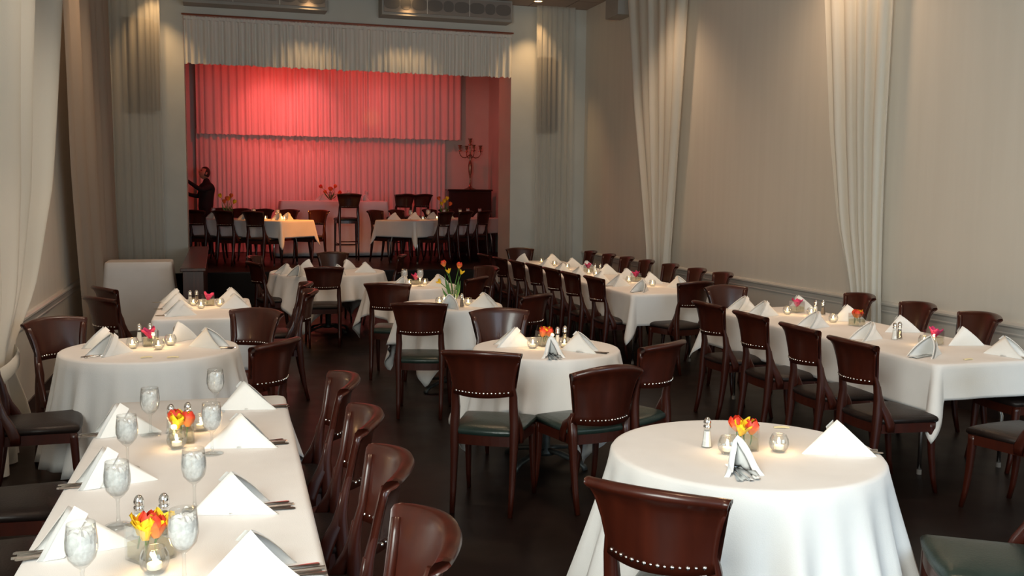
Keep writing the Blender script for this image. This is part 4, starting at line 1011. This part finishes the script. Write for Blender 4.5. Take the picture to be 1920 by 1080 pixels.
# local frame: +Y facing direction, X to the figure's right
V_ = [(0, 0, .92), (0, -.02, 1.08), (0, -.03, 1.24), (0, -.04, 1.38), (0, -.035, 1.46), (0, -.03, 1.53),
      (.10, 0, .88), (.11, .03, .50), (.11, -.02, .10), (.11, .12, .035),
      (-.10, 0, .88), (-.12, -.02, .50), (-.12, -.06, .10), (-.12, .09, .035),
      (.17, -.04, 1.37), (.22, .04, 1.16), (.20, .24, 1.20), (.19, .33, 1.27),
      (-.17, -.04, 1.37), (-.24, .16, 1.28), (-.22, .36, 1.42), (-.21, .44, 1.48)]
E_ = [(0, 1), (1, 2), (2, 3), (3, 4), (4, 5), (0, 6), (6, 7), (7, 8), (8, 9), (0, 10), (10, 11), (11, 12), (12, 13), (3, 14), (14, 15), (15, 16), (16, 17), (3, 18), (18, 19), (19, 20), (20, 21)]
Rd = [(.18, .14), (.18, .14), (.20, .15), (.18, .12), (.06, .06), (.055, .055), (.09, .09), (.065, .065), (.045, .05), (.04, .035), (.09, .09), (.065, .065), (.045, .05), (.04, .035),
      (.065, .065), (.05, .05), (.038, .038), (.03, .03), (.065, .065), (.05, .05), (.038, .038), (.03, .03)]
body = skin_mesh('clothed_body', V_, E_, Rd, M['black'], per); body['label'] = 'black long-sleeved shirt and trousers'
# head with face, tilted back
bm = bmesh.new(); bmesh.ops.create_uvsphere(bm, u_segments=28, v_segments=20, radius=1)
for v in bm.verts:
    x, y, z = v.co
    r_ = Vector((x*.078, y*.098, z*.122))
    if z < -.2: r_.x *= 1-.25*(-z-.2); r_.y *= 1-.12*(-z-.2)
    if y > .6 and abs(x) < .22 and -.35 < z < .12: r_.y += .022*(1-abs(x)/.22)*(1-abs(z+.15)/.3 if abs(z+.15) < .3 else 0)
    if y > .5 and .05 < z < .28 and .2 < abs(x) < .55: r_.y -= .008
    if y > .6 and -.62 < z < -.45 and abs(x) < .35: r_.y += .006
    if y > .5 and z < -.72: r_.y += .012
    v.co = r_
head = mesh_obj('head', bm, M['skin'], per); head.location = (0, .0, 1.62); head.rotation_euler = (R(22), 0, 0)
for s in (-1, 1):
    bm = bmesh.new(); bmesh.ops.create_uvsphere(bm, u_segments=12, v_segments=8, radius=1)
    for v in bm.verts: v.co = Vector((v.co.x*.010+s*.078, v.co.y*.02-.008, v.co.z*.032-.006))
    mesh_obj('ear', bm, M['skin'], head)
    bm = bmesh.new(); bmesh.ops.create_uvsphere(bm, u_segments=10, v_segments=8, radius=.011)
    for v in bm.verts: v.co += Vector((s*.030, .082, .018))
    mesh_obj('eye', bm, M['hair'], head)
bm = bmesh.new(); bmesh.ops.create_uvsphere(bm, u_segments=28, v_segments=20, radius=1)
bmesh.ops.delete(bm, geom=[v for v in bm.verts if (v.co.y > .30 and v.co.z < .55) or v.co.z < -.55], context='VERTS')
for v in bm.verts: v.co = Vector((v.co.x*.084, v.co.y*.106, v.co.z*.130))
mesh_obj('hair', bm, M['hair'], head)
# hands: palm and five fingers each
for s, wrist, d in ((1, (.19, .33, 1.27), (0, .75, .65)), (-1, (-.21, .44, 1.48), (0, .8, .6))):
    Wv = Vector(wrist); D = Vector(d).normalized(); X_ = Vector((s, 0, 0)); 
    vs = [Wv, Wv+D*.05, Wv+D*.085]; es = [(0, 1), (1, 2)]; rd = [.026, (.036, .016), (.034, .014)]
    for k, (o_, L_) in enumerate(((-.027, .062), (-.009, .072), (.009, .068), (.026, .054))):
        b = len(vs); p0 = Wv+D*.09+X_*o_; vs += [p0, p0+D*L_*.5+Vector((0, 0, -.004)), p0+D*L_+Vector((0, 0, -.014))]; es += [(2, b), (b, b+1), (b+1, b+2)]; rd += [.009, .0085, .007]
    b = len(vs); p0 = Wv+D*.035-X_*.034; vs += [p0, p0+D*.03-X_*.022, p0+D*.058-X_*.028]; es += [(1, b), (b, b+1), (b+1, b+2)]; rd += [.011, .009, .008]
    skin_mesh('hand', [tuple(v) for v in vs], es, rd, M['skin'], per, root=0, sub=1)
tag(per, 'person in black standing on the stage, head tilted back looking up', 'person')
